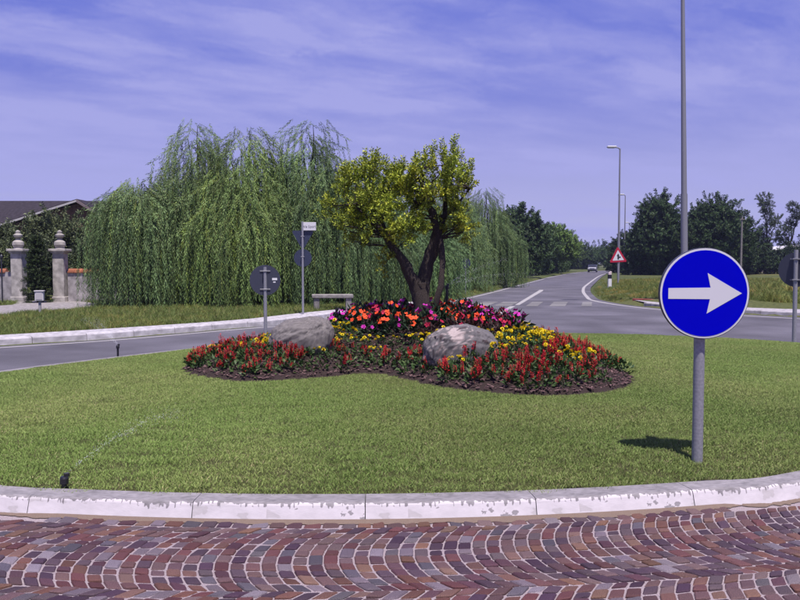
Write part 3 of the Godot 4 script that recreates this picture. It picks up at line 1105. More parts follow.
func build_far_trees() -> void:
	var big := shoot(0.75, 34, 0.22, 0.13, Color(0.03, 0.055, 0.02), Color(0.06, 0.09, 0.03), 0.2, 1.0)
	var fine := shoot(0.5, 30, 0.13, 0.06, Color(0.05, 0.07, 0.035), Color(0.09, 0.11, 0.05), 0.1, 1.0)
	M_mesh.fine = fine
	M_mesh.big = big
	var g := "trees beyond the willows"
	leafy("dark_tree", "dark dense tree where the willow row ends", Vector3(11.2, 0.0, -76), 2.2, 0.22, lobes_for(7.6, 5.4, 1.0, 9), 190, big, Color(1.0, 1.1, 1.15), 1.0, g)
	leafy("leafy_tree", "dark tree behind the long clipped hedge", Vector3(15.6, 0.0, -93), 2.2, 0.22, lobes_for(7.2, 6.0, 1.2, 9), 180, big, Color(1.3, 1.4, 1.3), 1.0, g)
	leafy("leafy_tree", "bright green tree rising over the clipped hedge", Vector3(20.5, 0.0, -105), 2.2, 0.22, lobes_for(7.4, 6.2, 1.2, 9), 180, big, Color(2.7, 2.7, 1.7), 1.0, g)
	leafy("leafy_tree", "lower dull green tree at the end of the clipped hedge", Vector3(26.5, 0.0, -128), 1.8, 0.2, lobes_for(5.6, 6.5, 0.8, 8), 150, big, Color(1.9, 1.9, 1.6), 1.0, g)
	leafy("leafy_tree", "round distant tree above the far bend of the road", Vector3(40, 0.0, -178), 2.0, 0.3, lobes_for(7.0, 10.0, 0.6, 9), 150, big, Color(1.7, 1.75, 1.7), 1.0, g)
	leafy("leafy_tree", "distant tree closing the view behind the car", Vector3(47, 0.0, -172), 2.0, 0.3, lobes_for(5.6, 9.0, 0.4, 9), 150, big, Color(1.5, 1.6, 1.6), 1.0, g)
	var gr := "trees beside the pale field"
	leafy("field_tree", "dark tree standing between the warning sign and the tall lamp post", Vector3(30.6, 0.1, -93), 2.6, 0.3, lobes_for(10.3, 7.0, 0.8, 15), 220, big, Color(0.85, 1.0, 0.95), 1.0, gr, 0.46)
	leafy("field_tree", "widest dark tree, standing behind the blue arrow sign", Vector3(38.2, 0.1, -95), 2.6, 0.3, lobes_for(10.6, 9.6, 0.8, 17), 220, big, Color(0.85, 1.0, 0.9), 1.0, gr, 0.46)
	leafy("field_tree", "low dark tree between the bend and the field trees", Vector3(33.0, 0.1, -112), 2.0, 0.25, lobes_for(6.6, 6.0, 0.5, 8), 160, big, Color(0.75, 0.85, 0.9), 1.0, gr)
	leafy("field_tree", "low dark tree behind the wooden utility pole", Vector3(44.0, 0.1, -99), 2.0, 0.25, lobes_for(5.6, 4.4, 0.3, 8), 150, big, Color(0.6, 0.7, 0.72), 1.0, gr)
	for k in 4:
		var p: Vector3 = [Vector3(48.5, 0.1, -103), Vector3(52.8, 0.1, -106), Vector3(55.8, 0.1, -104), Vector3(59.5, 0.1, -108)][k]
		var h: float = [10.4, 9.6, 9.3, 10.0][k]
		var lo := []
		for i in 9:
			var y := lerpf(2.6, h - 0.7, i / 8.0)
			lo.append([Vector3(rng.randf_range(-1.2, 1.2), y, rng.randf_range(-1.0, 1.0)), Vector3(0.95, 0.7, 0.95) * rng.randf_range(0.6, 1.1)])
		leafy("airy_tree", ["slender see-through tree next to the utility pole", "slender see-through tree over the white barn roof", "thin see-through tree past the white barn", "slender tree at the far end of the see-through trees"][k], p, 4.2, 0.16, lo, 75, fine, Color(0.75, 0.85, 0.8), 0.7, gr, 0.45)
	for k in 5:
		leafy("field_bush", ["dark bush under the slender see-through trees", "dark bush at the foot of the utility pole", "wide dark bush before the white barn", "dark bush past the white barn wall", "dark bush at the far end of the field edge"][k], Vector3([45.5, 49.5, 53.5, 57.5, 62.0][k], 0.1, -100.0 - k), 0.5, 0.1, lobes_for([3.6, 3.2, 2.8, 3.6, 3.4][k], 5.0, 0.1, 6), 120, big, Color(0.6, 0.7, 0.72), 1.0, "bushes along the field edge", 0.2, "bush")
	# a far wood that reads as one mass
	var where := []
	var cols := []
	for k in 5200:
		var ang := rng.randf_range(-0.75, 0.85)
		var dist := rng.randf_range(225, 300)
		var top := 5.0 + 3.0 * bump.get_noise_2d(ang * 260.0, 4.0) + 2.0 * bump.get_noise_2d(ang * 900.0, 9.0)
		var s := rng.randf_range(2.0, 3.6)
		where.append(Transform3D(turned(rnd_dir() + Vector3.UP, rng.randf() * TAU, Vector3.ONE * s), Vector3(sin(ang) * dist, top * sqrt(rng.randf()), -cos(ang) * dist)))
		cols.append(Color(0.9, 1.0, 0.95) * rng.randf_range(0.7, 1.3))
	var wood := copies("woods", big, M.leaf, where, cols, self)
	tag(wood, "far dark wood closing the horizon", "woods")
	wood.set_meta("kind", "stuff")
	# clipped hedge
	var hd := thing("hedge", "long clipped green hedge on the willow side of the far road", "hedge", Vector3(12.6, -0.1, -80))
	where = []
	cols = []
	var a := Vector3(0, 0, 0)
	var b := Vector3(14.2, 0, -46)
	for k in 1500:
		var t := rng.randf()
		var p := a.lerp(b, t) + Vector3(rng.randf_range(-0.6, 0.6), 0.1 + 1.55 * sqrt(rng.randf()), rng.randf_range(-0.6, 0.6))
		where.append(Transform3D(turned(Vector3.UP + rnd_dir() * 1.2, rng.randf() * TAU, Vector3.ONE * 0.75), p))
		cols.append(Color(1.0, 1.15, 0.9) * rng.randf_range(0.7, 1.3))
	copies("foliage", big, M.leaf, where, cols, hd)
	var core := MB.new()
	for k in 24:
		limb(core, a.lerp(b, (k + 0.5) / 24.0), a.lerp(b, (k + 0.5) / 24.0) + Vector3(0, 1.2, 0), 0.05, 0.02, Color(0.06, 0.05, 0.04), 0.1, 3)
	part("stems", core.mesh(), M.bark, hd)

# ---------------------------------------------------------------- villa, wall, gate pillars
func build_villa() -> void:
	var h := thing("villa", "low brick house with a dark roof behind the gate pillars", "house", Vector3(-24, 0.0, -52))
	var brick := Color(0.20, 0.11, 0.075)
	# local: x, y, z(back is -)
	var m := MB.new()
	m.extrude(PackedVector2Array([Vector2(-6.0, 0), Vector2(5.2, 0), Vector2(5.2, 3.9), Vector2(2.7, 5.5), Vector2(-6.0, 2.75)]), 0.0, -5.0, brick)
	part("gable_wall", m.mesh(), M.stucco, h)
	m = MB.new()
	m.box(Vector3(-10, 1.8, -6.0), Vector3(10.5, 1.8, 3.0), 0.0, brick)
	part("wall", m.mesh(), M.stucco, h)
	var roof := Color(0.045, 0.038, 0.05)
	m = MB.new()
	m.extrude(PackedVector2Array([Vector2(-0.4, 0), Vector2(0, 0.14), Vector2(4.6, 2.69), Vector2(4.6, 2.55)]), -21.0, 4.2, roof, Transform3D(Basis(Vector3(0, 0, -1), Vector3.UP, Vector3(1, 0, 0)), Vector3(-1.6, 3.5, -2.6)))
	var rf := part("roof", m.mesh(), M.stucco, h)
	m = MB.new()
	m.extrude(PackedVector2Array([Vector2(-0.4, 0), Vector2(0, 0.14), Vector2(4.6, 2.69), Vector2(4.6, 2.55)]), -21.0, 4.2, roof, Transform3D(Basis(Vector3(0, 0, 1), Vector3.UP, Vector3(1, 0, 0)), Vector3(-1.6, 3.5, -11.8)))
	part("roof", m.mesh(), M.stucco, h)
	m = MB.new()
	m.extrude(PackedVector2Array([Vector2(-6.6, 2.62), Vector2(2.7, 5.56), Vector2(2.7, 5.72), Vector2(-6.6, 2.78)]), 0.35, -5.2, roof)
	m.extrude(PackedVector2Array([Vector2(2.7, 5.56), Vector2(5.8, 3.58), Vector2(5.8, 3.74), Vector2(2.7, 5.72)]), 0.35, -5.2, roof)
	part("roof", m.mesh(), M.stucco, h)
	m = MB.new()
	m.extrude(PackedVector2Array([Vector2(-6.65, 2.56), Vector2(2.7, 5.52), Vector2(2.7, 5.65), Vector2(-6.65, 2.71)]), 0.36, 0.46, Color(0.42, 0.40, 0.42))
	part("verge_board", m.mesh(), M.matte, rf)
	m = MB.new()
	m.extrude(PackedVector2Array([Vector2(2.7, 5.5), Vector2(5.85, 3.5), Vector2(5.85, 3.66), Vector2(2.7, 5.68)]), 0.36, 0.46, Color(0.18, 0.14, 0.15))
	part("verge_board", m.mesh(), M.matte, rf)
	for k in 2:
		m = MB.new()
		m.box(Vector3(-2.4 + k * 5.0, 1.9, 0.02), Vector3(0.5, 0.65, 0.05), 0.01, Color(0.1, 0.16, 0.1))
		part("shutter", m.mesh(), M.matte, h)
	# boundary wall in two lengths, with tile coping
	var stucco := Color(0.46, 0.43, 0.45)
	for s in 2:
		var x0: float = [-24.0, -12.0][s]
		var x1: float = [-14.02, -6.0][s]
		var w := thing("boundary_wall", ["plaster wall with red tile coping beside the pillar at the thin post", "plaster wall with red tile coping running behind the willows"][s], "wall", Vector3(x0, 0.03, -28.3))
		m = MB.new()
		m.box(Vector3((x1 - x0) * 0.5, 0.55, 0), Vector3((x1 - x0) * 0.5, 0.6, 0.12), 0.0, stucco)
		part("plaster_wall", m.mesh(), M.stucco, w)
		var tl := MB.new()
		tl.tube([Vector3(-0.12, 0, 0), Vector3(0.12, 0, 0)], [0.1, 0.1], 8, Color(0.36, 0.13, 0.07))
		tl.box(Vector3(0, -0.03, 0), Vector3(0.121, 0.03, 0.17), 0.01, Color(0.36, 0.13, 0.07))
		var tm := tl.mesh()
		var n := int((x1 - x0) / 0.25)
		for k in n:
			if absf(x0 + 0.125 + k * 0.25) < 14.9:
				part("coping_tile", tm, M.tile_red if k % 2 else M.tile_dark, w, Vector3(0.125 + k * 0.25, 1.17, 0))
	# gate pillars with urns
	for k in 2:
		var p := thing("gate_pillar", ["plaster gate pillar with an urn, beside the thin iron post", "plaster gate pillar with an urn, beside the dark conifer and the long wall"][k], "pillar", Vector3([-13.75, -12.25][k], 0.03, -28.15), 0.0, "gate pillars with urns")
		m = MB.new()
		m.box(Vector3(0, 0.92, 0), Vector3(0.2, 0.97, 0.2), 0.015, Color(0.57, 0.535, 0.52))
		part("shaft", m.mesh(), M.stucco, p)
		m = MB.new()
		m.box(Vector3(0, 0.12, 0), Vector3(0.23, 0.14, 0.23), 0.015, Color(0.57, 0.535, 0.52))
		part("plinth", m.mesh(), M.stucco, p)
		m = MB.new()
		m.box(Vector3(0, 1.93, 0), Vector3(0.3, 0.045, 0.3), 0.015, Color(0.57, 0.535, 0.52))
		m.box(Vector3(0, 1.86, 0), Vector3(0.245, 0.035, 0.245), 0.01, Color(0.57, 0.535, 0.52))
		part("cap", m.mesh(), M.stucco, p)
		m = MB.new()
		m.lathe([Vector2(0, 1.97), Vector2(0.17, 1.97), Vector2(0.15, 2.03), Vector2(0.2, 2.12), Vector2(0.19, 2.22), Vector2(0.1, 2.3), Vector2(0.07, 2.34), Vector2(0.15, 2.42), Vector2(0.16, 2.48), Vector2(0.08, 2.53), Vector2(0.09, 2.6), Vector2(0.0, 2.66)], 16, Color(0.48, 0.45, 0.43))
		part("urn", m.mesh(), M.stucco, p)
	# planting round the villa
	var fine: Mesh = M_mesh.fine
	leafy("garden_tree", "grey-green tree behind the wall and before the brick gable", Vector3(-16.0, 0.0, -36), 1.3, 0.12, lobes_for(4.2, 3.3, 0.8, 10), 150, fine, Color(1.35, 1.3, 1.25), 0.8, "garden trees behind the villa wall", 0.2)
	leafy("garden_tree", "lower grey-green tree before the dark villa roof", Vector3(-19.0, 0.0, -37), 1.2, 0.12, lobes_for(3.5, 1.6, 0.8, 7), 100, fine, Color(1.3, 1.25, 1.25), 0.8, "garden trees behind the villa wall", 0.2)
	leafy("garden_tree", "dark shrubby tree between the gate pillars", Vector3(-14.6, 0.0, -32), 0.9, 0.1, lobes_for(2.5, 2.0, 0.2, 7), 110, fine, Color(0.95, 0.95, 0.95), 0.8, "garden trees behind the villa wall", 0.2)
	leafy("garden_tree", "dark shrubby tree behind the wall next to the willows", Vector3(-12.2, 0.0, -32), 0.9, 0.1, lobes_for(2.9, 2.4, 0.2, 7), 120, fine, Color(1.0, 1.05, 0.95), 0.8, "garden trees behind the villa wall", 0.2)
	# conifer
	var c := thing("conifer", "small dark conifer standing in front of the gate pillars", "tree", Vector3(-12.72, 0.03, -27.35))
	var wood := MB.new()
	limb(wood, Vector3(0, -0.1, 0), Vector3(0, 2.3, 0), 0.05, 0.01, Color(0.06, 0.05, 0.04), 0.02)
	part("trunk", wood.mesh(), M.bark, c)
	var where := []
	var cols := []
	for k in 520:
		var t := rng.randf()
		var y := 0.08 + 2.3 * t
		var r := 0.46 * pow(1.0 - t, 0.75) * (0.8 + 0.25 * sin(y * 16.0 + rng.randf()))
		var a := rng.randf() * TAU
		var o := Vector3(cos(a), 0, sin(a))
		where.append(Transform3D(turned(o + Vector3(0, rng.randf_range(-0.1, 0.6), 0), rng.randf() * TAU, Vector3.ONE * 0.42 * rng.randf_range(0.7, 1.2)), o * r * rng.randf_range(0.35, 0.9) + Vector3(0, y, 0)))
		cols.append(Color(0.5, 0.62, 0.42) * rng.randf_range(0.5, 1.4))
	copies("crown", fine, M.leaf, where, cols, c)
	# drive to the gate
	m = MB.new()
	m.sheet(path_poly, 0.115, Color(0.36, 0.33, 0.34))
	structure("path", m.mesh(), M.concrete, "pale path leading to the villa gate", "path")

# ---------------------------------------------------------------- flower bed
func build_bed() -> void:
	var m := MB.new()
	var cell := 0.11
	var nx := 50
	var nd := 46
	var P := []
	for j in nd:
		for i in nx:
			var q := Vector2(-2.7 + i * cell, 6.95 + j * cell)
			var e := depth_in(bed, q)
			P.append([Vector3(q.x, bed_y(q) + (0.015 if e > 0.0 else -0.03), -q.y), e])
	for j in nd - 1:
		for i in nx - 1:
			var k := j * nx + i
			if maxf(maxf(P[k][1], P[k + 1][1]), maxf(P[k + nx][1], P[k + nx + 1][1])) > 0.0:
				m.t3(P[k][0], P[k + 1][0], P[k + nx + 1][0], Color.WHITE)
				m.t3(P[k][0], P[k + nx + 1][0], P[k + nx][0], Color.WHITE)
	structure("flower_bed_soil", m.mesh(), M.soil, "mounded dark soil of the trefoil flower bed on the lawn", "flower bed")
	# bark chips
	var chip := MB.new()
	chip.box(Vector3.ZERO, Vector3(0.016, 0.004, 0.007), 0.002, Color.WHITE)
	var where := []
	var cols := []
	for k in 15000:
		var q := Vector2(rng.randf_range(-2.6, 2.6), rng.randf_range(7.2, 11.0))
		var e := depth_in(bed, q)
		if e < -0.015 + 0.03 * rng.randf() or (e > 0.9 and rng.randf() < 0.6):
			continue
		var s := rng.randf_range(0.5, 1.3)
		where.append(Transform3D(turned(Vector3.UP + rnd_dir() * 0.5, rng.randf() * TAU, Vector3(s, s, s)), Vector3(q.x, bed_y(q) + 0.021, -q.y)))
		cols.append(Color(0.07, 0.042, 0.045).lerp(Color(0.17, 0.105, 0.105), pow(rng.randf(), 1.8)))
	var bk := copies("bark_mulch", chip.mesh(), M.matte, where, cols, self)
	tag(bk, "purplish brown bark mulch strewn over the flower bed", "mulch")
	bk.set_meta("kind", "stuff")
	build_boulders()
	# plants: prototypes
	var salvia := []
	var marigold := []
	for k in 4:
		salvia.append(foliage_dome(0.085, 0.15, 34, 0.055, 0.034, Color(0.03, 0.065, 0.02), Color(0.07, 0.115, 0.035)))
		marigold.append(foliage_dome(0.10, 0.12, 46, 0.045, 0.018, Color(0.035, 0.08, 0.022), Color(0.075, 0.13, 0.04)))
	var bronze := []
	var lush := []
	for k in 3:
		lush.append(foliage_dome(0.15, 0.25, 60, 0.09, 0.042, Color(0.012, 0.028, 0.014), Color(0.035, 0.06, 0.028)))
		bronze.append(foliage_dome(0.14, 0.22, 56, 0.085, 0.04, Color(0.035, 0.015, 0.018), Color(0.07, 0.035, 0.03)))
	var spikes := []
	for k in 4:
		spikes.append(salvia_spike(0.055 + 0.02 * k))
	var poms := []
	for k in 3:
		poms.append(marigold_head(0.021 + 0.004 * k))
	var petals := {}
	for a in [["magenta", Color(0.50, 0.025, 0.36)], ["orange", Color(0.70, 0.075, 0.02)], ["crimson", Color(0.42, 0.015, 0.06)]]:
		petals[a[0]] = [open_flower(0.036, a[1]), open_flower(0.031, a[1] * 0.85)]
	var spots := []
	var tries := 0
	while tries < 15000:
		tries += 1
		var q := Vector2(rng.randf_range(-2.5, 2.5), rng.randf_range(7.3, 11.4))
		var e := depth_in(bed, q)
		if e < 0.05 + 0.13 * rng.randf():
			continue
		if q.distance_to(Vector2(2.45, 7.85)) < 0.46:      # bare tip of the bed
			continue
		var away := q.distance_to(Vector2(0.3, 9.7))
		if away < 0.28 or in_boulder(q):
			continue
		var f := e / (e + maxf(away - 0.35, 0.02)) + 0.05 * bump.get_noise_2d(q.x * 20.0, q.y * 20.0)
		if q.x > 1.1 and q.y < 9.0:
			f -= 0.04
		var kind := 0 if f < 0.32 else (1 if f < 0.55 else 2)
		if kind == 0 and f > 0.14 and rng.randf() < 0.22:
			kind = 1
		var room: float = [0.108, 0.122, 0.165][kind]
		var ok := true
		for s: Array in spots:
			if q.distance_to(s[0]) < room * (1.0 if s[1] == kind else 0.95):
				ok = false
				break
		if ok:
			spots.append([q, kind])
	for s: Array in spots:
		var q: Vector2 = s[0]
		var at := Vector3(q.x, bed_y(q) + 0.012, -q.y)
		var grow := rng.randf_range(0.72, 1.08)
		if s[1] == 0:
			var t := thing("salvia_plant", "red salvia with upright flower spikes near the rim of the bed", "flower", at, rng.randf() * TAU, "red salvias round the flower bed")
			t.scale = Vector3.ONE * grow
			part("foliage", salvia[rng.randi() % 4], M.leaf, t)
			for k in (rng.randi_range(2, 5) if rng.randf() < 0.76 else 0):
				var a := rng.randf() * TAU
				var r := 0.075 * sqrt(rng.randf())
				var o := part("flower_spike", spikes[rng.randi() % 4], M.petal, t, Vector3(cos(a) * r, 0.125 - r * 0.4 + rng.randf_range(-0.05, 0.025), sin(a) * r))
				o.rotation = Vector3(rng.randfn(0, 0.14), 0, rng.randfn(0, 0.14))
		elif s[1] == 1:
			var t := thing("marigold_plant", "yellow marigold with round flower heads inside the salvia ring", "flower", at, rng.randf() * TAU, "yellow marigolds in the flower bed")
			t.scale = Vector3.ONE * grow
			part("foliage", marigold[rng.randi() % 4], M.leaf, t)
			for k in rng.randi_range(4, 8):
				var a := rng.randf() * TAU
				var r := 0.11 * sqrt(rng.randf())
				var o := part("flower_head", poms[rng.randi() % 3], M.petal, t, Vector3(cos(a) * r, 0.145 - r * 0.45 + rng.randf_range(-0.01, 0.02), sin(a) * r))
				o.rotation = Vector3(rng.randfn(0, 0.35), 0, rng.randfn(0, 0.35))
		else:
			var u := rng.randf()
			var tone: String = "magenta" if u < 0.40 else ("orange" if u < 0.70 else "crimson")
			var t := thing(tone + "_impatiens", {"magenta": "magenta impatiens with dark leaves around the foot of the tree", "orange": "orange-red impatiens with dark leaves around the foot of the tree", "crimson": "crimson impatiens with bronze leaves around the foot of the tree"}[tone], "flower", at, rng.randf() * TAU, tone + " impatiens in the flower bed")
			t.scale = Vector3.ONE * grow
			part("foliage", (bronze if tone == "crimson" else lush)[rng.randi() % 3], M.leaf, t)
			for k in rng.randi_range(5, 11):
				var dn := rnd_dir()
				dn.y = absf(dn.y) * 0.9 + 0.25
				dn = dn.normalized()
				var o := part("flower", petals[tone][rng.randi() % 2], M.petal, t, Vector3(dn.x * 0.155, 0.06 + dn.y * 0.21, dn.z * 0.155))
				o.basis = turned(dn + rnd_dir() * 0.4, rng.randf() * TAU)

func foliage_dome(r: float, h: float, n: int, l: float, w: float, c0: Color, c1: Color) -> ArrayMesh:
	var m := MB.new()
	for k in n:
		var dn := rnd_dir()
		dn.y = absf(dn.y)
		var p := Vector3(dn.x * r, dn.y * h, dn.z * r) * rng.randf_range(0.45, 1.0)
		var dir := (dn + Vector3(0, 0.1, 0) + rnd_dir() * 0.5).normalized()
		var side := dir.cross(rnd_dir()).normalized()
		var s := rng.randf_range(0.75, 1.2)
		m.leaf(p, dir, side, l * s, w * s, c0.lerp(c1, rng.randf()), -0.25)
	for k in 5:
		var a := k * 1.26
		var b := Vector3(cos(a) * r * 0.6, h * 0.8, sin(a) * r * 0.6)
		var s := Vector3(0.003, 0, 0.002)
		m.t3(Vector3(0, -0.02, 0) - s, Vector3(0, -0.02, 0) + s, b, c0)
	return m.mesh()

func salvia_spike(h: float) -> ArrayMesh:
	var m := MB.new()
	var s := Vector3(0.002, 0, 0)
	m.t3(-s - Vector3(0, 0.05, 0), s - Vector3(0, 0.05, 0), Vector3(0, h * 0.9, 0), Color(0.16, 0.02, 0.015))
	for k in 22:
		var t := k / 21.0
		var a := k * 2.1
		var out := Vector3(cos(a), 0, sin(a))
		var dir := (out * lerpf(1.0, 0.7, t) + Vector3(0, rng.randf_range(0.1, 0.7), 0)).normalized()
		var side := dir.cross(Vector3.UP).normalized()
		var c := Color(0.55, 0.018, 0.022).lerp(Color(0.24, 0.008, 0.018), rng.randf())
		m.leaf(Vector3(0, t * h * 0.85, 0), dir, side, lerpf(0.032, 0.024, t) * rng.randf_range(0.7, 1.2), lerpf(0.018, 0.014, t), c, 0.3)
	return m.mesh()

func marigold_head(r: float) -> ArrayMesh:
	var m := MB.new()
	for ring in 4:
		var n := 12 - ring * 2
		var rr := r * (1.0 - ring * 0.24)
		for k in n:
			var a := TAU * (k + 0.5 * (ring % 2)) / n
			var out := Vector3(cos(a), 0, sin(a))
			var dir := (out + Vector3.UP * (0.15 + 0.4 * ring)).normalized()
			var side := Vector3(-sin(a), 0, cos(a))
			m.leaf(Vector3(0, ring * r * 0.2, 0), dir, side, rr, rr * 0.75, Color(0.72, 0.62, 0.02).lerp(Color(0.70, 0.52, 0.012), rng.randf()), 0.2)
	m.t3(Vector3(-0.003, -0.06, 0), Vector3(0.003, -0.06, 0), Vector3(0, 0.005, 0), Color(0.06, 0.1, 0.03))
	return m.mesh()

func open_flower(r: float, col: Color) -> ArrayMesh:
	var m := MB.new()
	for k in 5:
		var a := TAU * k / 5.0
		var dir := Vector3(cos(a), 0.22, sin(a)).normalized()
		var side := Vector3(-sin(a), 0, cos(a))
		m.leaf(Vector3.ZERO, dir, side, r * 1.05, r * 1.05, col * rng.randf_range(0.8, 1.2), 0.12)
	for k in 4:
		var a := TAU * k / 4.0
		m.t3(Vector3(0, r * 0.2, 0), Vector3(cos(a), 0.12, sin(a)) * r * 0.16, Vector3(-sin(a), 0.12, cos(a)) * r * 0.16, col * 0.45)
	return m.mesh()

const BOULDERS := [[Vector2(-1.14, 9.0), 0.375, 0.28, 0.33], [Vector2(0.645, 8.32), 0.40, 0.25, 0.27]]

func in_boulder(q: Vector2) -> bool:
	for b: Array in BOULDERS:
		var o: Vector2 = q - b[0]
		if pow(o.x / (b[1] + 0.01), 2) + pow(o.y / (b[3] + 0.01), 2) < 1.0:
			return true
	return false

func build_boulders() -> void:
	for k in 2:
		var b: Array = BOULDERS[k]
		var nz := FastNoiseLite.new()
		nz.seed = 40 + k
		nz.frequency = 1.7
		nz.fractal_octaves = 5
		var rows := 70
		var cols := 121
		var P := []
		var C := []
		for i in rows:
			var th := PI * i / (rows - 1)
			for j in cols:
				var ph := TAU * (j % (cols - 1)) / (cols - 1)
				var dn := Vector3(sin(th) * cos(ph), cos(th), sin(th) * sin(ph))
				var n := nz.get_noise_3dv(dn)
				var f := 1.0 + 0.08 * n + 0.03 * nz.get_noise_3dv(dn * 4.0) + 0.015 * nz.get_noise_3dv(dn * 11.0)
				# blunt, slab-like outline
				var e := Vector3(signf(dn.x) * pow(absf(dn.x), 0.8), signf(dn.y) * pow(absf(dn.y), 0.75), signf(dn.z) * pow(absf(dn.z), 0.85))
				var p := Vector3(e.x * b[1], e.y * b[2], e.z * b[3]) * f
				if k == 0:
					p.y += 0.13 * p.x
				else:
					p.y -= 0.10 * absf(p.x - 0.05)
				var crack := absf(p.y - (0.08 + 0.42 * p.x * (1.0 if k == 0 else -0.25)) - 0.03 * nz.get_noise_3dv(dn * 3.0))
				if p.z > 0.0 and crack < 0.022 and absf(p.x) < 0.3:
					p *= 0.975
				P.append(p)
				var g := 0.5 + 0.5 * nz.get_noise_3dv(dn * 2.2 + Vector3(7, 0, 0))
				var c := Color(0.24, 0.22, 0.225).lerp(Color(0.34, 0.31, 0.31), clampf(g * 1.3 - 0.1, 0, 1))
				if k == 1:
					c = Color(0.18, 0.17, 0.185).lerp(Color(0.28, 0.26, 0.275), clampf(g * 1.3 - 0.15, 0, 1))
					var v := nz.get_noise_3dv(dn * 1.3 + Vector3(0, 0, 20))
					if absf(v) < 0.05 and p.x < 0.12 and p.z > 0.0:
						c = Color(0.60, 0.50, 0.50)
					if Vector2(p.x + 0.06, (p.y - 0.15) * 1.1).length() < 0.075 + 0.03 * v and p.z > 0.0:
						c = Color(0.70, 0.58, 0.58)
					if v > 0.26 and n > 0.1:
						c = Color(0.12, 0.09, 0.10)
				elif nz.get_noise_3dv(dn * 9.0) > 0.22:
					c = c * 0.72
				C.append(c * (1.0 + 0.3 * nz.get_noise_3dv(dn * 16.0)))
		var N := []
		for i in rows:
			for j in cols:
				var jn := (j + 1) % (cols - 1)
				var jp := (j + cols - 2) % (cols - 1)
				var a: Vector3 = P[i * cols + jn] - P[i * cols + jp]
				var d: Vector3 = P[mini(i + 1, rows - 1) * cols + j] - P[maxi(i - 1, 0) * cols + j]
				var n := a.cross(d).normalized()
				if i == 0:
					n = Vector3.UP
				elif i == rows - 1:
					n = Vector3.DOWN
				N.append(n if n.dot(P[i * cols + j]) > 0.0 else -n)
		var m := MB.new()
		m.grid(P, N, C, rows, cols)
		var q: Vector2 = b[0]
		var o := part(numbered("boulder"), m.mesh(), M.rock, self, Vector3(q.x, bed_y(q) + 0.07, -q.y))
		tag(o, ["grey speckled boulder with one slanting crack, among yellow marigolds", "rounded boulder with a pale pink patch and streaks, before the tree"][k], "boulder", "boulders in the flower bed")

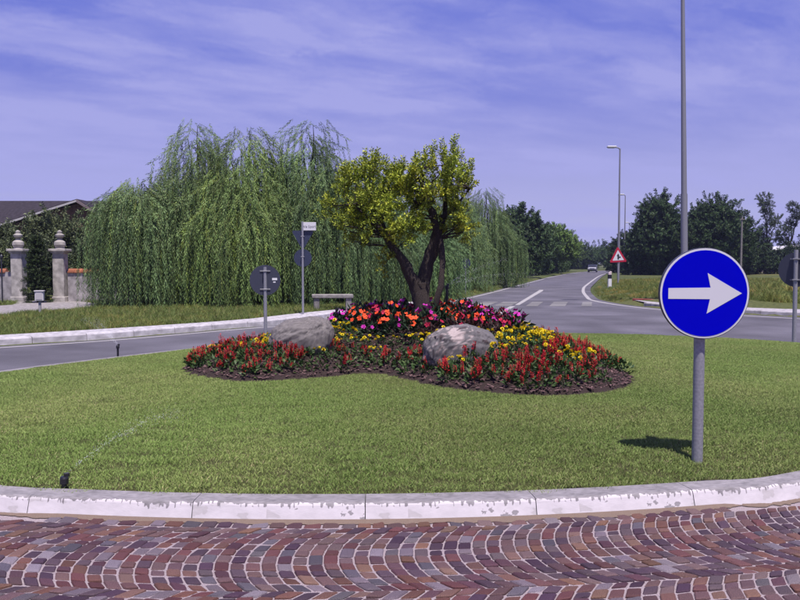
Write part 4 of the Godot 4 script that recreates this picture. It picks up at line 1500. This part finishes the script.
# ---------------------------------------------------------------- the tree on the island
func build_hero_tree() -> void:
	var at := Vector3(0.29, bed_y(Vector2(0.29, 9.6)) - 0.05, -9.6)
	var t := thing("island_tree", "small gnarled forked tree with yellow-green leaves in the flower bed", "tree", at)
	var wood := MB.new()
	var bark := Color(0.14, 0.11, 0.105)
	var rel := func(x: float, h: float, z: float) -> Vector3: return Vector3(x, h, -9.6 + z) - at
	var runs := [
		[[0.27, 0.72, 0.0, 0.20], [0.28, 0.85, 0.0, 0.165], [0.27, 0.98, 0.0, 0.145], [0.25, 1.12, 0.0, 0.14], [0.25, 1.26, 0.0, 0.145]],
		[[0.22, 1.12, 0.0, 0.10], [0.17, 1.28, 0.02, 0.105], [0.08, 1.45, 0.03, 0.085], [-0.06, 1.66, 0.05, 0.072], [-0.18, 1.84, 0.05, 0.062], [-0.27, 2.05, 0.02, 0.05], [-0.35, 2.3, 0.0, 0.03], [-0.42, 2.55, -0.03, 0.012]],
		[[-0.18, 1.84, 0.05, 0.045], [-0.35, 2.0, 0.14, 0.03], [-0.55, 2.2, 0.2, 0.012]],
		[[-0.27, 2.05, 0.02, 0.03], [-0.2, 2.3, -0.15, 0.02], [-0.1, 2.55, -0.2, 0.01]],
		[[0.28, 1.12, -0.03, 0.10], [0.30, 1.32, -0.05, 0.11], [0.35, 1.52, -0.06, 0.10], [0.42, 1.72, -0.05, 0.09], [0.46, 1.9, -0.04, 0.078], [0.42, 2.05, 0.0, 0.062], [0.34, 2.2, 0.03, 0.048], [0.27, 2.38, 0.05, 0.035], [0.26, 2.65, 0.05, 0.012]],
		[[0.46, 1.88, -0.04, 0.06], [0.56, 2.1, -0.1, 0.045], [0.58, 2.35, -0.14, 0.03], [0.52, 2.7, -0.14, 0.012]],
		[[0.5, 2.05, -0.06, 0.04], [0.7, 2.2, 0.05, 0.025], [0.85, 2.4, 0.1, 0.01]],
		[[0.38, 0.80, 0.05, 0.07], [0.44, 1.0, 0.08, 0.055], [0.50, 1.22, 0.1, 0.048], [0.52, 1.5, 0.07, 0.045], [0.49, 1.8, 0.0, 0.05]],
	]
	var limbs := []
	for run: Array in runs:
		var pts := []
		var rad := []
		for i in run.size():
			var a: Array = run[i]
			pts.append(rel.call(a[0], a[1], a[2]))
			rad.append(a[3] * 0.74)
			if a[1] > 1.5:
				limbs.append(pts[pts.size() - 1])
			if i < run.size() - 1:
				var b: Array = run[i + 1]
				pts.append(rel.call((a[0] + b[0]) / 2 + rng.randf_range(-0.014, 0.014), (a[1] + b[1]) / 2, (a[2] + b[2]) / 2 + rng.randf_range(-0.014, 0.014)))
				rad.append((a[3] + b[3]) * 0.37 * rng.randf_range(0.85, 1.15))
		wood.tube(pts, rad, 14, bark, 0.17, rng)
	part("trunk", wood.mesh(), M.bark, t)
	var twigs := []
	var sprig := shoot(0.17, 24, 0.045, 0.02, Color(0.09, 0.15, 0.016), Color(0.32, 0.37, 0.042), 0.0, 0.9)
	var where := []
	var cols := []
	# x, h, z, radii, how many
	for lb in [
		[-0.36, 2.36, 0.0, 0.42, 0.40, 0.42, 210], [-0.62, 2.16, 0.05, 0.26, 0.40, 0.3, 110], [-0.24, 2.03, 0.16, 0.34, 0.28, 0.32, 100], [-0.5, 1.86, 0.08, 0.26, 0.22, 0.24, 60], [-0.12, 2.5, -0.1, 0.24, 0.26, 0.25, 60],
		[0.48, 2.52, 0.0, 0.38, 0.36, 0.40, 180], [0.70, 2.28, 0.0, 0.26, 0.34, 0.3, 100], [0.26, 2.36, 0.12, 0.24, 0.34, 0.3, 80], [0.18, 2.02, 0.15, 0.18, 0.2, 0.2, 36], [0.72, 2.0, 0.0, 0.24, 0.2, 0.24, 60],
		[-0.02, 1.86, 0.15, 0.18, 0.18, 0.16, 30], [0.08, 2.28, 0.0, 0.26, 0.28, 0.25, 90], [-0.18, 1.55, 0.1, 0.09, 0.09, 0.09, 8]]:
		var c: Vector3 = rel.call(lb[0], lb[1], lb[2])
		for k in int(lb[6] * 0.135) + 2:
			var dn := rnd_dir()
			var p := c + dn * Vector3(lb[3], lb[4], lb[5]) * pow(rng.randf(), 0.4) * rng.randf_range(0.75, 1.12)
			twigs.append(p)
			var v := rng.randf()
			var tone := Color(1, 1, 1).lerp(Color(1.35, 1.15, 0.9), v * v * v) * rng.randf_range(0.8, 1.4)
			for j in rng.randi_range(4, 8):
				var q := p + rnd_dir() * 0.10 * pow(rng.randf(), 0.5)
				var up := (dn * 0.6 + Vector3.UP * 0.8 + rnd_dir() * 0.6).normalized()
				where.append(Transform3D(turned(up, rng.randf() * TAU, Vector3.ONE * rng.randf_range(0.6, 1.15)), q))
				cols.append(tone * rng.randf_range(0.85, 1.15))
	# long upright shoots on the outline
	for k in 70:
		var x := rng.randf_range(-0.8, 0.9)
		var hh := 2.62 if x < 0.1 else 2.74
		var p: Vector3 = rel.call(x, hh - 0.55 * absf(x - (0.48 if x > 0.1 else -0.32)), rng.randf_range(-0.3, 0.3))
		for i in 2:
			where.append(Transform3D(turned(Vector3(rng.randfn(0, 0.25), 1, rng.randfn(0, 0.25)), rng.randf() * TAU, Vector3.ONE * 0.9), p + Vector3(0, i * 0.12, 0)))
			cols.append(Color(1.15, 1.1, 0.9))
	copies("crown", sprig, M.leaf, where, cols, t)
	# a twig from the nearest limb to each tuft
	var tw := MB.new()
	for p: Vector3 in twigs:
		var best := limbs[0] as Vector3
		for l: Vector3 in limbs:
			if l.distance_squared_to(p) < best.distance_squared_to(p) and l.y < p.y + 0.05:
				best = l
		limb(tw, best, p, 0.012, 0.004, bark, 0.10, 3)
	part("twigs", tw.mesh(), M.bark, t)

# ---------------------------------------------------------------- signs
func disc(r: float, n := 56) -> PackedVector2Array:
	var p := PackedVector2Array()
	for k in n:
		p.append(Vector2(cos(TAU * k / n), sin(TAU * k / n)) * r)
	return p

func pole(t: Node3D, r: float, h: float, called := "pole", base := -0.15, lean := 0.0) -> MeshInstance3D:
	var m := MB.new()
	m.tube([Vector3(0, base, 0), Vector3(lean * 0.5, h * 0.5, 0), Vector3(lean, h, 0)], [r, r, r], 20, Color(0.36, 0.36, 0.40))
	return part(called, m.mesh(), M.galvanised, t)

func round_sign(label: String, at: Vector3, turn: float, dia: float, mid: float, pole_top: float, r: float) -> Node3D:
	var t := thing("arrow_sign", label, "road sign", at, turn, "keep-right arrow signs")
	pole(t, r, pole_top)
	var R := dia * 0.5
	var k := R / 0.305
	var up := Transform3D(Basis(), Vector3(0, mid, 0))
	var m := MB.new()
	m.extrude(disc(R), r + 0.012, r + 0.034, Color(0.045, 0.05, 0.075), up)
	var plate := part("plate", m.mesh(), M.painted, t)
	m = MB.new()
	m.extrude(disc(R * 0.985), r + 0.030, r + 0.037, Color(0.60, 0.60, 0.63), up)
	part("white_rim", m.mesh(), M.painted, plate)
	m = MB.new()
	m.extrude(disc(R * 0.943), r + 0.032, r + 0.039, Color(0.001, 0.001, 0.46), up)
	part("blue_face", m.mesh(), M.sign_blue, plate)
	m = MB.new()
	var u := 0.305 / 115.0 * k
	m.extrude(PackedVector2Array([Vector2(-93, 13.5) * u, Vector2(-93, -13.5) * u, Vector2(13, -14.5) * u, Vector2(5, -51) * u, Vector2(94, 0) * u, Vector2(6, 51) * u, Vector2(14, 14.5) * u]), r + 0.036, r + 0.041, Color(0.58, 0.58, 0.62), up)
	part("white_arrow", m.mesh(), M.painted, plate)
	for s: float in [-0.6, 0.6]:
		m = MB.new()
		m.box(Vector3(0, mid + s * R, 0), Vector3(r + 0.008, 0.014, r + 0.008), 0.004, Color(0.3, 0.3, 0.33))
		m.box(Vector3(0, mid + s * R, r + 0.004), Vector3(R * 0.34, 0.012, 0.006), 0.002, Color(0.3, 0.3, 0.33))
		part("clamp", m.mesh(), M.galvanised, t)
	return t

func triangle(side: float, rc: float, down := false) -> PackedVector2Array:
	# rounded equilateral triangle about its centroid
	var p := PackedVector2Array()
	var R := side / sqrt(3.0) - rc * 2.0
	for k in 3:
		var a := PI / 2 + TAU * k / 3
		for j in 7:
			var b := a - PI / 3 + (PI * 2 / 3) * j / 6.0
			var q := Vector2(cos(a), sin(a)) * R + Vector2(cos(b), sin(b)) * rc
			p.append(q if not down else -q)
	return p

func build_signs() -> void:
	var gm := mat("galvanised", Color(1, 1, 1), 0.55, 0.35)
	gm.albedo_texture = noise_tex(0.05, Color(0.8, 0.8, 0.8), Color(1, 1, 1), 44, 256, 4)
	gm.uv1_triplanar = true
	gm.uv1_scale = Vector3.ONE * 3.0
	var q := Vector2(2.03, 5.27)
	round_sign("round blue sign with a white arrow, its face shown, on the lawn", Vector3(q.x, lawn_y(q), -q.y), 0.03, 0.61, 1.14, 1.42, 0.036)
	q = Vector2(-2.43, 14.05)
	var b := round_sign("round sign seen from its dark back, with a small white sticker", Vector3(q.x, lawn_y(q), -q.y), PI + 0.16, 0.55, 1.09, 1.33, 0.03)
	var m := MB.new()
	m.box(Vector3(-0.17, 1.11, 0.0405), Vector3(0.045, 0.02, 0.002), 0.0, Color(0.7, 0.7, 0.74))
	m.box(Vector3(-0.165, 1.055, 0.0405), Vector3(0.022, 0.012, 0.002), 0.0, Color(0.6, 0.6, 0.66))
	part("sticker", m.mesh(), M.matte, b)
	q = Vector2(6.82, 13.45)
	round_sign("round sign seen from its dark back, beyond the blue arrow sign", Vector3(q.x, lawn_y(q), -q.y), PI - 0.75, 0.6, 1.28, 1.62, 0.035)
	# street name post with the backs of a yield sign and a round sign
	var t := thing("street_name_post", "thin post with white street name plate and two sign backs", "road sign", Vector3(-2.63, 0.117, -21.1))
	pole(t, 0.03, 2.5)
	m = MB.new()
	m.box(Vector3(0.19, 2.37, 0), Vector3(0.175, 0.11, 0.012), 0.003, Color(0.62, 0.61, 0.64))
	var pl := part("name_plate", m.mesh(), M.painted, t)
	var tx := TextMesh.new()
	var ft := SystemFont.new()
	ft.font_names = PackedStringArray(["Droid Sans"])
	tx.font = ft
	tx.text = "Via Sport"
	tx.font_size = 32
	tx.pixel_size = 0.0026
	tx.depth = 0.004
	var tm := part("lettering", tx, mat("ink", lin(0.03, 0.03, 0.06), 0.7), pl, Vector3(0.19, 2.36, 0.0125))
	(tm.material_override as StandardMaterial3D).vertex_color_use_as_albedo = false
	var dark := Color(0.035, 0.042, 0.075)
	m = MB.new()
	m.extrude(triangle(0.62, 0.04, true), -0.05, -0.036, dark, Transform3D(Basis(), Vector3(0, 2.08, 0)))
	part("yield_plate", m.mesh(), M.painted, t)
	m = MB.new()
	m.extrude(disc(0.24), -0.05, -0.036, dark, Transform3D(Basis(), Vector3(0, 1.52, 0)))
	part("round_plate", m.mesh(), M.painted, t)
	for y: float in [2.1, 1.55]:
		m = MB.new()
		m.box(Vector3(0, y, -0.004), Vector3(0.045, 0.012, 0.036), 0.003, Color(0.3, 0.3, 0.33))
		part("clamp", m.mesh(), M.galvanised, t)
	# warning triangle on the verge
	q = Vector2(12.72, 45.5)
	t = thing("warning_sign", "red-bordered white triangular warning sign with black junction symbol", "road sign", Vector3(q.x, ground_y(q), -q.y), 0.1)
	pole(t, 0.045, 1.9)
	var up := Transform3D(Basis(Vector3(0, 0, 1), 0.05), Vector3(-0.04, 1.55, 0))
	m = MB.new()
	m.extrude(triangle(1.06, 0.05), 0.05, 0.07, Color(0.42, 0.015, 0.04), up)
	pl = part("red_triangle", m.mesh(), M.painted, t)
	m = MB.new()
	m.extrude(triangle(0.70, 0.02), 0.066, 0.075, Color(0.62, 0.6, 0.66), up)
	part("white_field", m.mesh(), M.painted, pl)
	m = MB.new()
	m.extrude(PackedVector2Array([Vector2(-0.045, -0.15), Vector2(0.045, -0.15), Vector2(0.045, -0.06), Vector2(0.15, -0.06), Vector2(0.15, 0.02), Vector2(0.045, 0.02), Vector2(0.045, 0.06), Vector2(0.085, 0.06), Vector2(0, 0.2), Vector2(-0.085, 0.06), Vector2(-0.045, 0.06)]), 0.072, 0.08, Color(0.02, 0.02, 0.03), up)
	part("junction_symbol", m.mesh(), M.painted, pl)
	# distant sign with its back to us on the willow verge
	q = Vector2(3.2, 36.3)
	t = thing("small_road_sign", "small dark sign back on a thin post under the willows", "road sign", Vector3(q.x - 0.15, ground_y(q), -q.y))
	pole(t, 0.03, 1.75)
	m = MB.new()
	m.extrude(disc(0.24), -0.05, -0.036, dark, Transform3D(Basis(), Vector3(0, 1.45, 0)))
	part("round_plate", m.mesh(), M.painted, t)

# ---------------------------------------------------------------- lamp posts, poles
func lamp_post(label: String, at: Vector3, h: float, r0: float, r1: float, arm: float, lean: float) -> void:
	var t := thing("street_lamp", label, "street lamp", at, 0.0, "street lamps beside the road")
	var m := MB.new()
	var col := Color(0.30, 0.30, 0.34)
	m.tube([Vector3(0, -0.2, 0), Vector3(lean * 0.3, h * 0.3, 0), Vector3(lean * 0.3, h * 0.3 + 0.02, 0), Vector3(lean * 0.65, h * 0.65, 0), Vector3(lean, h, 0)], [r0, r0, r0 * 0.85, lerpf(r0, r1, 0.65), r1], 16, col)
	part("post", m.mesh(), M.galvanised, t)
	m = MB.new()
	m.tube([Vector3(lean, h - 0.05, 0), Vector3(lean - arm * 0.3, h + 0.05, 0), Vector3(lean - arm, h + 0.1, 0)], [r1, r1 * 0.8, r1 * 0.8], 10, col)
	part("arm", m.mesh(), M.galvanised, t)
	m = MB.new()
	m.box(Vector3(lean - arm - 0.2, h + 0.12, 0), Vector3(0.34, 0.07, 0.14), 0.04, Color(0.5, 0.5, 0.52))
	var hd := part("lamp_head", m.mesh(), M.painted, t)
	m = MB.new()
	m.box(Vector3(lean - arm - 0.22, h + 0.045, 0), Vector3(0.22, 0.02, 0.1), 0.01, Color(0.6, 0.6, 0.6))
	part("glass", m.mesh(), M.painted, hd)

func build_lamps() -> void:
	lamp_post("tall lamp post rising behind the round blue arrow sign", Vector3(9.98, 0.117, -27.3), 12.6, 0.115, 0.055, 0.9, -0.30)
	var q := Vector2(15.95, 57)
	lamp_post("lamp post with its lamp above the red warning triangle", Vector3(q.x, ground_y(q), -q.y), 9.6, 0.09, 0.05, 0.4, 0.0)
	q = Vector2(27.3, 95)
	lamp_post("distant lamp post just past the warning triangle", Vector3(q.x, ground_y(q), -q.y), 9.6, 0.09, 0.05, 0.3, 0.0)
	q = Vector2(44, 150)
	lamp_post("farthest lamp post, small against the dark trees by the bend", Vector3(q.x, ground_y(q), -q.y), 9.2, 0.09, 0.05, 0.3, 0.0)
	q = Vector2(38.2, 87.5)
	var t := thing("utility_pole", "bare grey utility pole between dark trees and slender trees", "pole", Vector3(q.x, ground_y(q), -q.y))
	var m := MB.new()
	m.tube([Vector3(0, -0.2, 0), Vector3(0.03, 6.6, 0)], [0.14, 0.09], 12, Color(0.3, 0.28, 0.27))
	part("shaft", m.mesh(), M.concrete, t)
	m = MB.new()
	m.box(Vector3(0.03, 6.3, 0.12), Vector3(0.3, 0.04, 0.04), 0.01, Color(0.2, 0.18, 0.17))
	part("crossbar", m.mesh(), M.matte, t)
	t = thing("iron_post", "thin dark iron post on the grass before the plaster wall", "post", Vector3(-13.75, ground_y(Vector2(-13.75, 27)) , -27.0))
	t.position.x = -13.78
	m = MB.new()
	m.tube([Vector3(0, -0.1, 0), Vector3(0, 1.6, 0)], [0.025, 0.025], 10, Color(0.03, 0.03, 0.04))
	part("rod", m.mesh(), M.painted, t)
	m = MB.new()
	m.lathe([Vector2(0, 1.58), Vector2(0.05, 1.62), Vector2(0.05, 1.68), Vector2(0, 1.74)], 10, Color(0.03, 0.03, 0.04))
	part("knob", m.mesh(), M.painted, t)

# ---------------------------------------------------------------- small things
func sprinkler(label: String, q: Vector2, y: float, h: float, dirs: Array, drops: int) -> void:
	var t := thing("sprinkler", label, "sprinkler", Vector3(q.x, y, -q.y), 0.0, "lawn sprinklers")
	var m := MB.new()
	var col := Color(0.012, 0.012, 0.016)
	m.lathe([Vector2(0.016, -0.05), Vector2(0.016, h - 0.05), Vector2(0.026, h - 0.045), Vector2(0.026, h - 0.012), Vector2(0.02, h), Vector2(0, h)], 14, col)
	part("riser", m.mesh(), M.painted, t)
	m = MB.new()
	m.box(Vector3(0.012, h + 0.008, -0.008), Vector3(0.016, 0.012, 0.01), 0.003, col, Basis(Vector3.UP, 0.7))
	part("nozzle", m.mesh(), M.painted, t)
	var dm := MB.new()
	for a in 4:
		var b := TAU * a / 4
		var c := TAU * (a + 1) / 4
		for s: float in [-1.0, 1.0]:
			dm.t3(Vector3(0, s, 0), Vector3(cos(b), 0, sin(b)), Vector3(cos(c), 0, sin(c)), Color.WHITE)
	var where := []
	var cols := []
	for k in drops:
		var dir: Vector3 = dirs[rng.randi() % dirs.size()]
		var u := pow(rng.randf(), 0.8)
		var s := 0.012 + 0.10 * u
		var p := Vector3(0, h + 0.01, 0) + dir * u + Vector3(0, -0.18 * u * u * dir.length(), 0) + rnd_dir() * s * rng.randf()
		if p.y < 0.03:
			continue
		var r := rng.randf_range(0.0009, 0.0021) * (1.0 - 0.35 * u)
		where.append(Transform3D(Basis().scaled(Vector3(r, r * 1.6, r)), p))
		cols.append(Color.WHITE)
	var sp := copies("water_spray", dm.mesh(), M.water, where, cols, t)
	sp.set_meta("kind", "stuff")

func build_small() -> void:
	var q := Vector2(-2.07, 4.75)
	sprinkler("black lawn sprinkler spraying beside the white kerb", q, lawn_y(q), 0.07, [Vector3(0.35, 0.4, -1.3)], 420)
	q = Vector2(-4.36, 12.0)
	sprinkler("black lawn sprinkler spraying at the asphalt edge of the island", q, lawn_y(q), 0.13, [Vector3(-0.5, 0.55, 0.1), Vector3(-0.45, 0.5, -0.3)], 900)
	q = Vector2(0.60, 9.95)
	sprinkler("tall black sprinkler pipe beside the tree trunk", q, bed_y(q), 0.46, [Vector3(1.2, 0.35, -0.4), Vector3(0.8, 0.5, -0.2), Vector3(1.0, 0.2, -0.8)], 900)
	# stone bench
	var t := thing("stone_bench", "plain grey stone bench on the pavement before the willows", "bench", Vector3(-2.04, ground_y(Vector2(-2.04, 23.55)) + 0.005, -23.55), 0.12)
	var m := MB.new()
	m.box(Vector3(0, 0.43, 0), Vector3(0.62, 0.055, 0.23), 0.015, Color(0.34, 0.32, 0.31))
	part("seat", m.mesh(), M.concrete, t)
	for s: float in [-1.0, 1.0]:
		m = MB.new()
		m.box(Vector3(s * 0.48, 0.185, 0), Vector3(0.085, 0.19, 0.19), 0.012, Color(0.30, 0.28, 0.275))
		part("leg", m.mesh(), M.concrete, t)
	# meter box
	q = Vector2(-9.85, 21.3)
	t = thing("meter_box", "small white box on a short post beside the path", "meter box", Vector3(q.x, ground_y(q), -q.y), 0.2)
	m = MB.new()
	m.box(Vector3(0, 0.2, 0), Vector3(0.03, 0.24, 0.03), 0.004, Color(0.3, 0.3, 0.32))
	part("post", m.mesh(), M.matte, t)
	m = MB.new()
	m.box(Vector3(0, 0.52, 0), Vector3(0.11, 0.13, 0.08), 0.012, Color(0.58, 0.56, 0.58))
	var bx := part("cabinet", m.mesh(), M.painted, t)
	m = MB.new()
	m.box(Vector3(0, 0.52, 0.082), Vector3(0.08, 0.095, 0.006), 0.003, Color(0.46, 0.44, 0.46))
	part("door", m.mesh(), M.painted, bx)
	m = MB.new()
	m.box(Vector3(0, 0.66, 0.005), Vector3(0.125, 0.014, 0.095), 0.004, Color(0.56, 0.54, 0.56))
	part("lid", m.mesh(), M.painted, bx)
	# delineator
	q = Vector2(11.45, 42.6)
	t = thing("marker_post", "white roadside marker post with black band below the warning sign", "marker post", Vector3(q.x, ground_y(q), -q.y), 0.2)
	m = MB.new()
	m.extrude(PackedVector2Array([Vector2(-0.1, -0.1), Vector2(0.1, -0.1), Vector2(0.095, 0.46), Vector2(-0.095, 0.46)]), -0.05, 0.05, Color(0.66, 0.65, 0.68))
	part("body", m.mesh(), M.painted, t)
	m = MB.new()
	m.extrude(PackedVector2Array([Vector2(-0.097, 0.46), Vector2(0.097, 0.46), Vector2(0.09, 0.68), Vector2(-0.09, 0.68)]), -0.052, 0.052, Color(0.015, 0.015, 0.02))
	part("black_band", m.mesh(), M.painted, t)
	m = MB.new()
	m.extrude(PackedVector2Array([Vector2(-0.09, 0.68), Vector2(0.09, 0.68), Vector2(0.085, 0.86), Vector2(-0.085, 0.8)]), -0.05, 0.05, Color(0.60, 0.5, 0.5))
	part("cap", m.mesh(), M.painted, t)
	build_car()
	# white house bits over the hedge, white barn by the field
	t = thing("white_house", "low white house half hidden behind the clipped hedge", "house", Vector3(22.3, 0.0, -136))
	m = MB.new()
	m.box(Vector3(0, 1.0, 0), Vector3(4.0, 1.15, 3.0), 0.0, Color(0.62, 0.6, 0.62))
	part("wall", m.mesh(), M.stucco, t)
	m = MB.new()
	m.extrude(PackedVector2Array([Vector2(-3.4, 2.1), Vector2(0, 3.4), Vector2(3.4, 2.1), Vector2(3.4, 2.2), Vector2(0, 3.55), Vector2(-3.4, 2.2)]), -4.2, 4.2, Color(0.25, 0.13, 0.1), Transform3D(Basis(Vector3(0, 0, -1), Vector3.UP, Vector3(1, 0, 0)), Vector3.ZERO))
	part("roof", m.mesh(), M.stucco, t)
	for k in 3:
		m = MB.new()
		m.box(Vector3(-2.5 + k * 2.4, 1.2, 3.02), Vector3(0.4, 0.5, 0.04), 0.0, Color(0.04, 0.04, 0.05))
		part("window", m.mesh(), M.painted, t)
	t = thing("white_barn", "white barn roof glimpsed through the slender trees", "barn", Vector3(56.0, 0.0, -121))
	m = MB.new()
	m.box(Vector3(0, 1.4, 0), Vector3(3.6, 1.5, 3.0), 0.0, Color(0.4, 0.36, 0.36))
	part("wall", m.mesh(), M.stucco, t)
	m = MB.new()
	m.extrude(PackedVector2Array([Vector2(-4.0, 2.7), Vector2(4.0, 4.0), Vector2(4.0, 4.2), Vector2(-4.0, 2.9)]), -3.4, 3.4, Color(0.62, 0.6, 0.64))
	part("roof", m.mesh(), M.painted, t)

func build_car() -> void:
	var t := thing("car", "small dark car with pale bonnet coming down the far road", "car", Vector3(31.6, 0.005, -128), -0.3)
	var m := MB.new()
	# side outline (z forward to +, y), swept across the width
	var side := PackedVector2Array([Vector2(-2.0, 0.25), Vector2(2.0, 0.25), Vector2(2.05, 0.6), Vector2(1.9, 0.78), Vector2(0.95, 0.92), Vector2(0.25, 1.42), Vector2(-1.2, 1.45), Vector2(-1.9, 0.98), Vector2(-2.05, 0.7)])
	var across := Transform3D(Basis(Vector3(0, 0, 1), Vector3.UP, Vector3(-1, 0, 0)), Vector3.ZERO)
	m.extrude(side, -0.82, 0.82, Color.WHITE, across)
	part("body", m.mesh(), M.car_paint, t)
	m = MB.new()
	m.q4(Vector3(-0.7, 0.985, 0.90), Vector3(0.7, 0.985, 0.90), Vector3(0.6, 1.38, 0.33), Vector3(-0.6, 1.38, 0.33), Color.WHITE)
	part("windscreen", m.mesh(), M.dark_glass, t)
	m = MB.new()
	m.q4(Vector3(-0.75, 0.84, 1.88), Vector3(0.75, 0.84, 1.88), Vector3(0.72, 0.955, 1.0), Vector3(-0.72, 0.955, 1.0), Color(0.5, 0.5, 0.56))
	part("bonnet", m.mesh(), M.painted, t)
	for s: float in [-1.0, 1.0]:
		m = MB.new()
		m.box(Vector3(s * 0.62, 0.68, 2.03), Vector3(0.16, 0.07, 0.04), 0.01, Color(0.7, 0.7, 0.72))
		part("headlight", m.mesh(), M.painted, t)
		for z: float in [1.25, -1.25]:
			m = MB.new()
			m.tube([Vector3(s * 0.66, 0.31, z), Vector3(s * 0.84, 0.31, z)], [0.31, 0.31], 18, Color(0.015, 0.015, 0.017))
			var w := part("wheel", m.mesh(), M.matte, t)
			m = MB.new()
			m.tube([Vector3(s * 0.835, 0.31, z), Vector3(s * 0.85, 0.31, z)], [0.19, 0.19], 14, Color(0.4, 0.4, 0.42))
			part("rim", m.mesh(), M.metal, w)
	m = MB.new()
	m.box(Vector3(0, 0.42, 2.04), Vector3(0.55, 0.09, 0.02), 0.005, Color(0.02, 0.02, 0.025))
	part("grille", m.mesh(), M.matte, t)
	t.scale = Vector3.ONE * 0.84

# ---------------------------------------------------------------- rough grass and weeds
func build_tall_grass() -> void:
	var tuft := MB.new()
	for k in 70:
		var r := 0.22 * sqrt(rng.randf())
		var a := rng.randf() * TAU
		var p := Vector3(r * cos(a), -0.02, r * sin(a))
		var lean := Vector3(rng.randfn(0, 0.4), 1.0, rng.randfn(0, 0.4)).normalized()
		var h := rng.randf_range(0.12, 0.34)
		var side := lean.cross(rnd_dir()).normalized() * rng.randf_range(0.004, 0.008)
		var col := Color(0.085, 0.14, 0.034).lerp(Color(0.175, 0.215, 0.06), rng.randf())
		if rng.randf() < 0.12:
			col = Color(0.26, 0.21, 0.10)
		var midp := p + lean * h * 0.6
		tuft.q4(p - side, p + side, midp + side * 0.7, midp - side * 0.7, col)
		tuft.t3(midp - side * 0.7, midp + side * 0.7, p + lean * h + Vector3(lean.x, -0.1, lean.z) * h * 0.35, col)
	var mesh := tuft.mesh()
	var patches := {
		"willow_verge": [[], [], "rough green grass and weeds under the willows"],
		"far_verge": [[], [], "tall rough grass on the verge around the warning sign"],
	}
	var tries := 0
	while tries < 42000:
		tries += 1
		var right := tries % 2 == 0
		var d := 15.0 + 55.0 * pow(rng.randf(), 1.5)
		var q := Vector2(rng.randf_range(7.5, 0.6 * d + 3.0), d) if right else Vector2(rng.randf_range(-0.6 * d, 0.33 * d - 5.0), d)
		if q.x < -9.0 and Geometry2D.is_point_in_polygon(q, path_poly):
			continue
		if q.y < 15.0 or (q.x < -6.0 and q.y > 29.0 and q.y < 40.0):
			continue
		var e := -depth_in(road_poly, q)
		if e < 0.22:
			continue
		if not right and q.y < 29.6:
			# behind the pavement only
			var back := curve_back(q.x)
			if q.y < back + 0.12:
				continue
		if right and q.y < 29.3 and q.x < 24.0:
			var fb: float = 28.9 - 1.02 * (q.x - 8.75) if q.x < 13.6 else 24.0 - 0.93 * (q.x - 13.6)
			if q.y < fb + 0.5:
				continue
		var s := rng.randf_range(0.6, 1.2) * (0.6 if not right else 1.0)
		var n := bump.get_noise_2d(q.x * 7.0, q.y * 4.0)
		var c := Color(1, 1, 1).lerp(Color(1.5, 1.22, 1.1), clampf(0.1 + 1.3 * n, 0, 1))
		if right:
			s *= (0.4 + 0.4 * smoothstep(0.3, 5.0, e) + 0.7 * n) * (1.0 - 0.4 * smoothstep(38.0, 55.0, q.y))
			if s < 0.2:
				continue
			c = c.lerp(Color(2.1, 1.45, 1.5), smoothstep(0.15, 0.45, bump.get_noise_2d(q.x * 5.0 + 40.0, q.y * 3.0)))
		var key := "far_verge" if right else "willow_verge"
		patches[key][0].append(Transform3D(Basis(Vector3.UP, rng.randf() * TAU).scaled(Vector3.ONE * s), Vector3(q.x, ground_y(q), -q.y)))
		patches[key][1].append(c)
	for key: String in patches:
		var o := copies(key + "_grass", mesh, M.grass_blade, patches[key][0], patches[key][1], self)
		tag(o, patches[key][2], "grass")
		o.set_meta("kind", "stuff")

func curve_back(x: float) -> float:
	# depth of the back of the willow pavement at x
	var p := [Vector2(-20.5, 3.6), Vector2(-12.3, 10.7), Vector2(-7.65, 15.0), Vector2(-6.0, 16.6), Vector2(-3.95, 19.0), Vector2(-2.75, 21.6), Vector2(-0.9, 25.0), Vector2(0.3, 27.8), Vector2(1.0, 29.6)]
	for i in p.size() - 1:
		if x >= p[i].x and x <= p[i + 1].x:
			return lerpf(p[i].y, p[i + 1].y, (x - p[i].x) / (p[i + 1].x - p[i].x))
	return 0.0
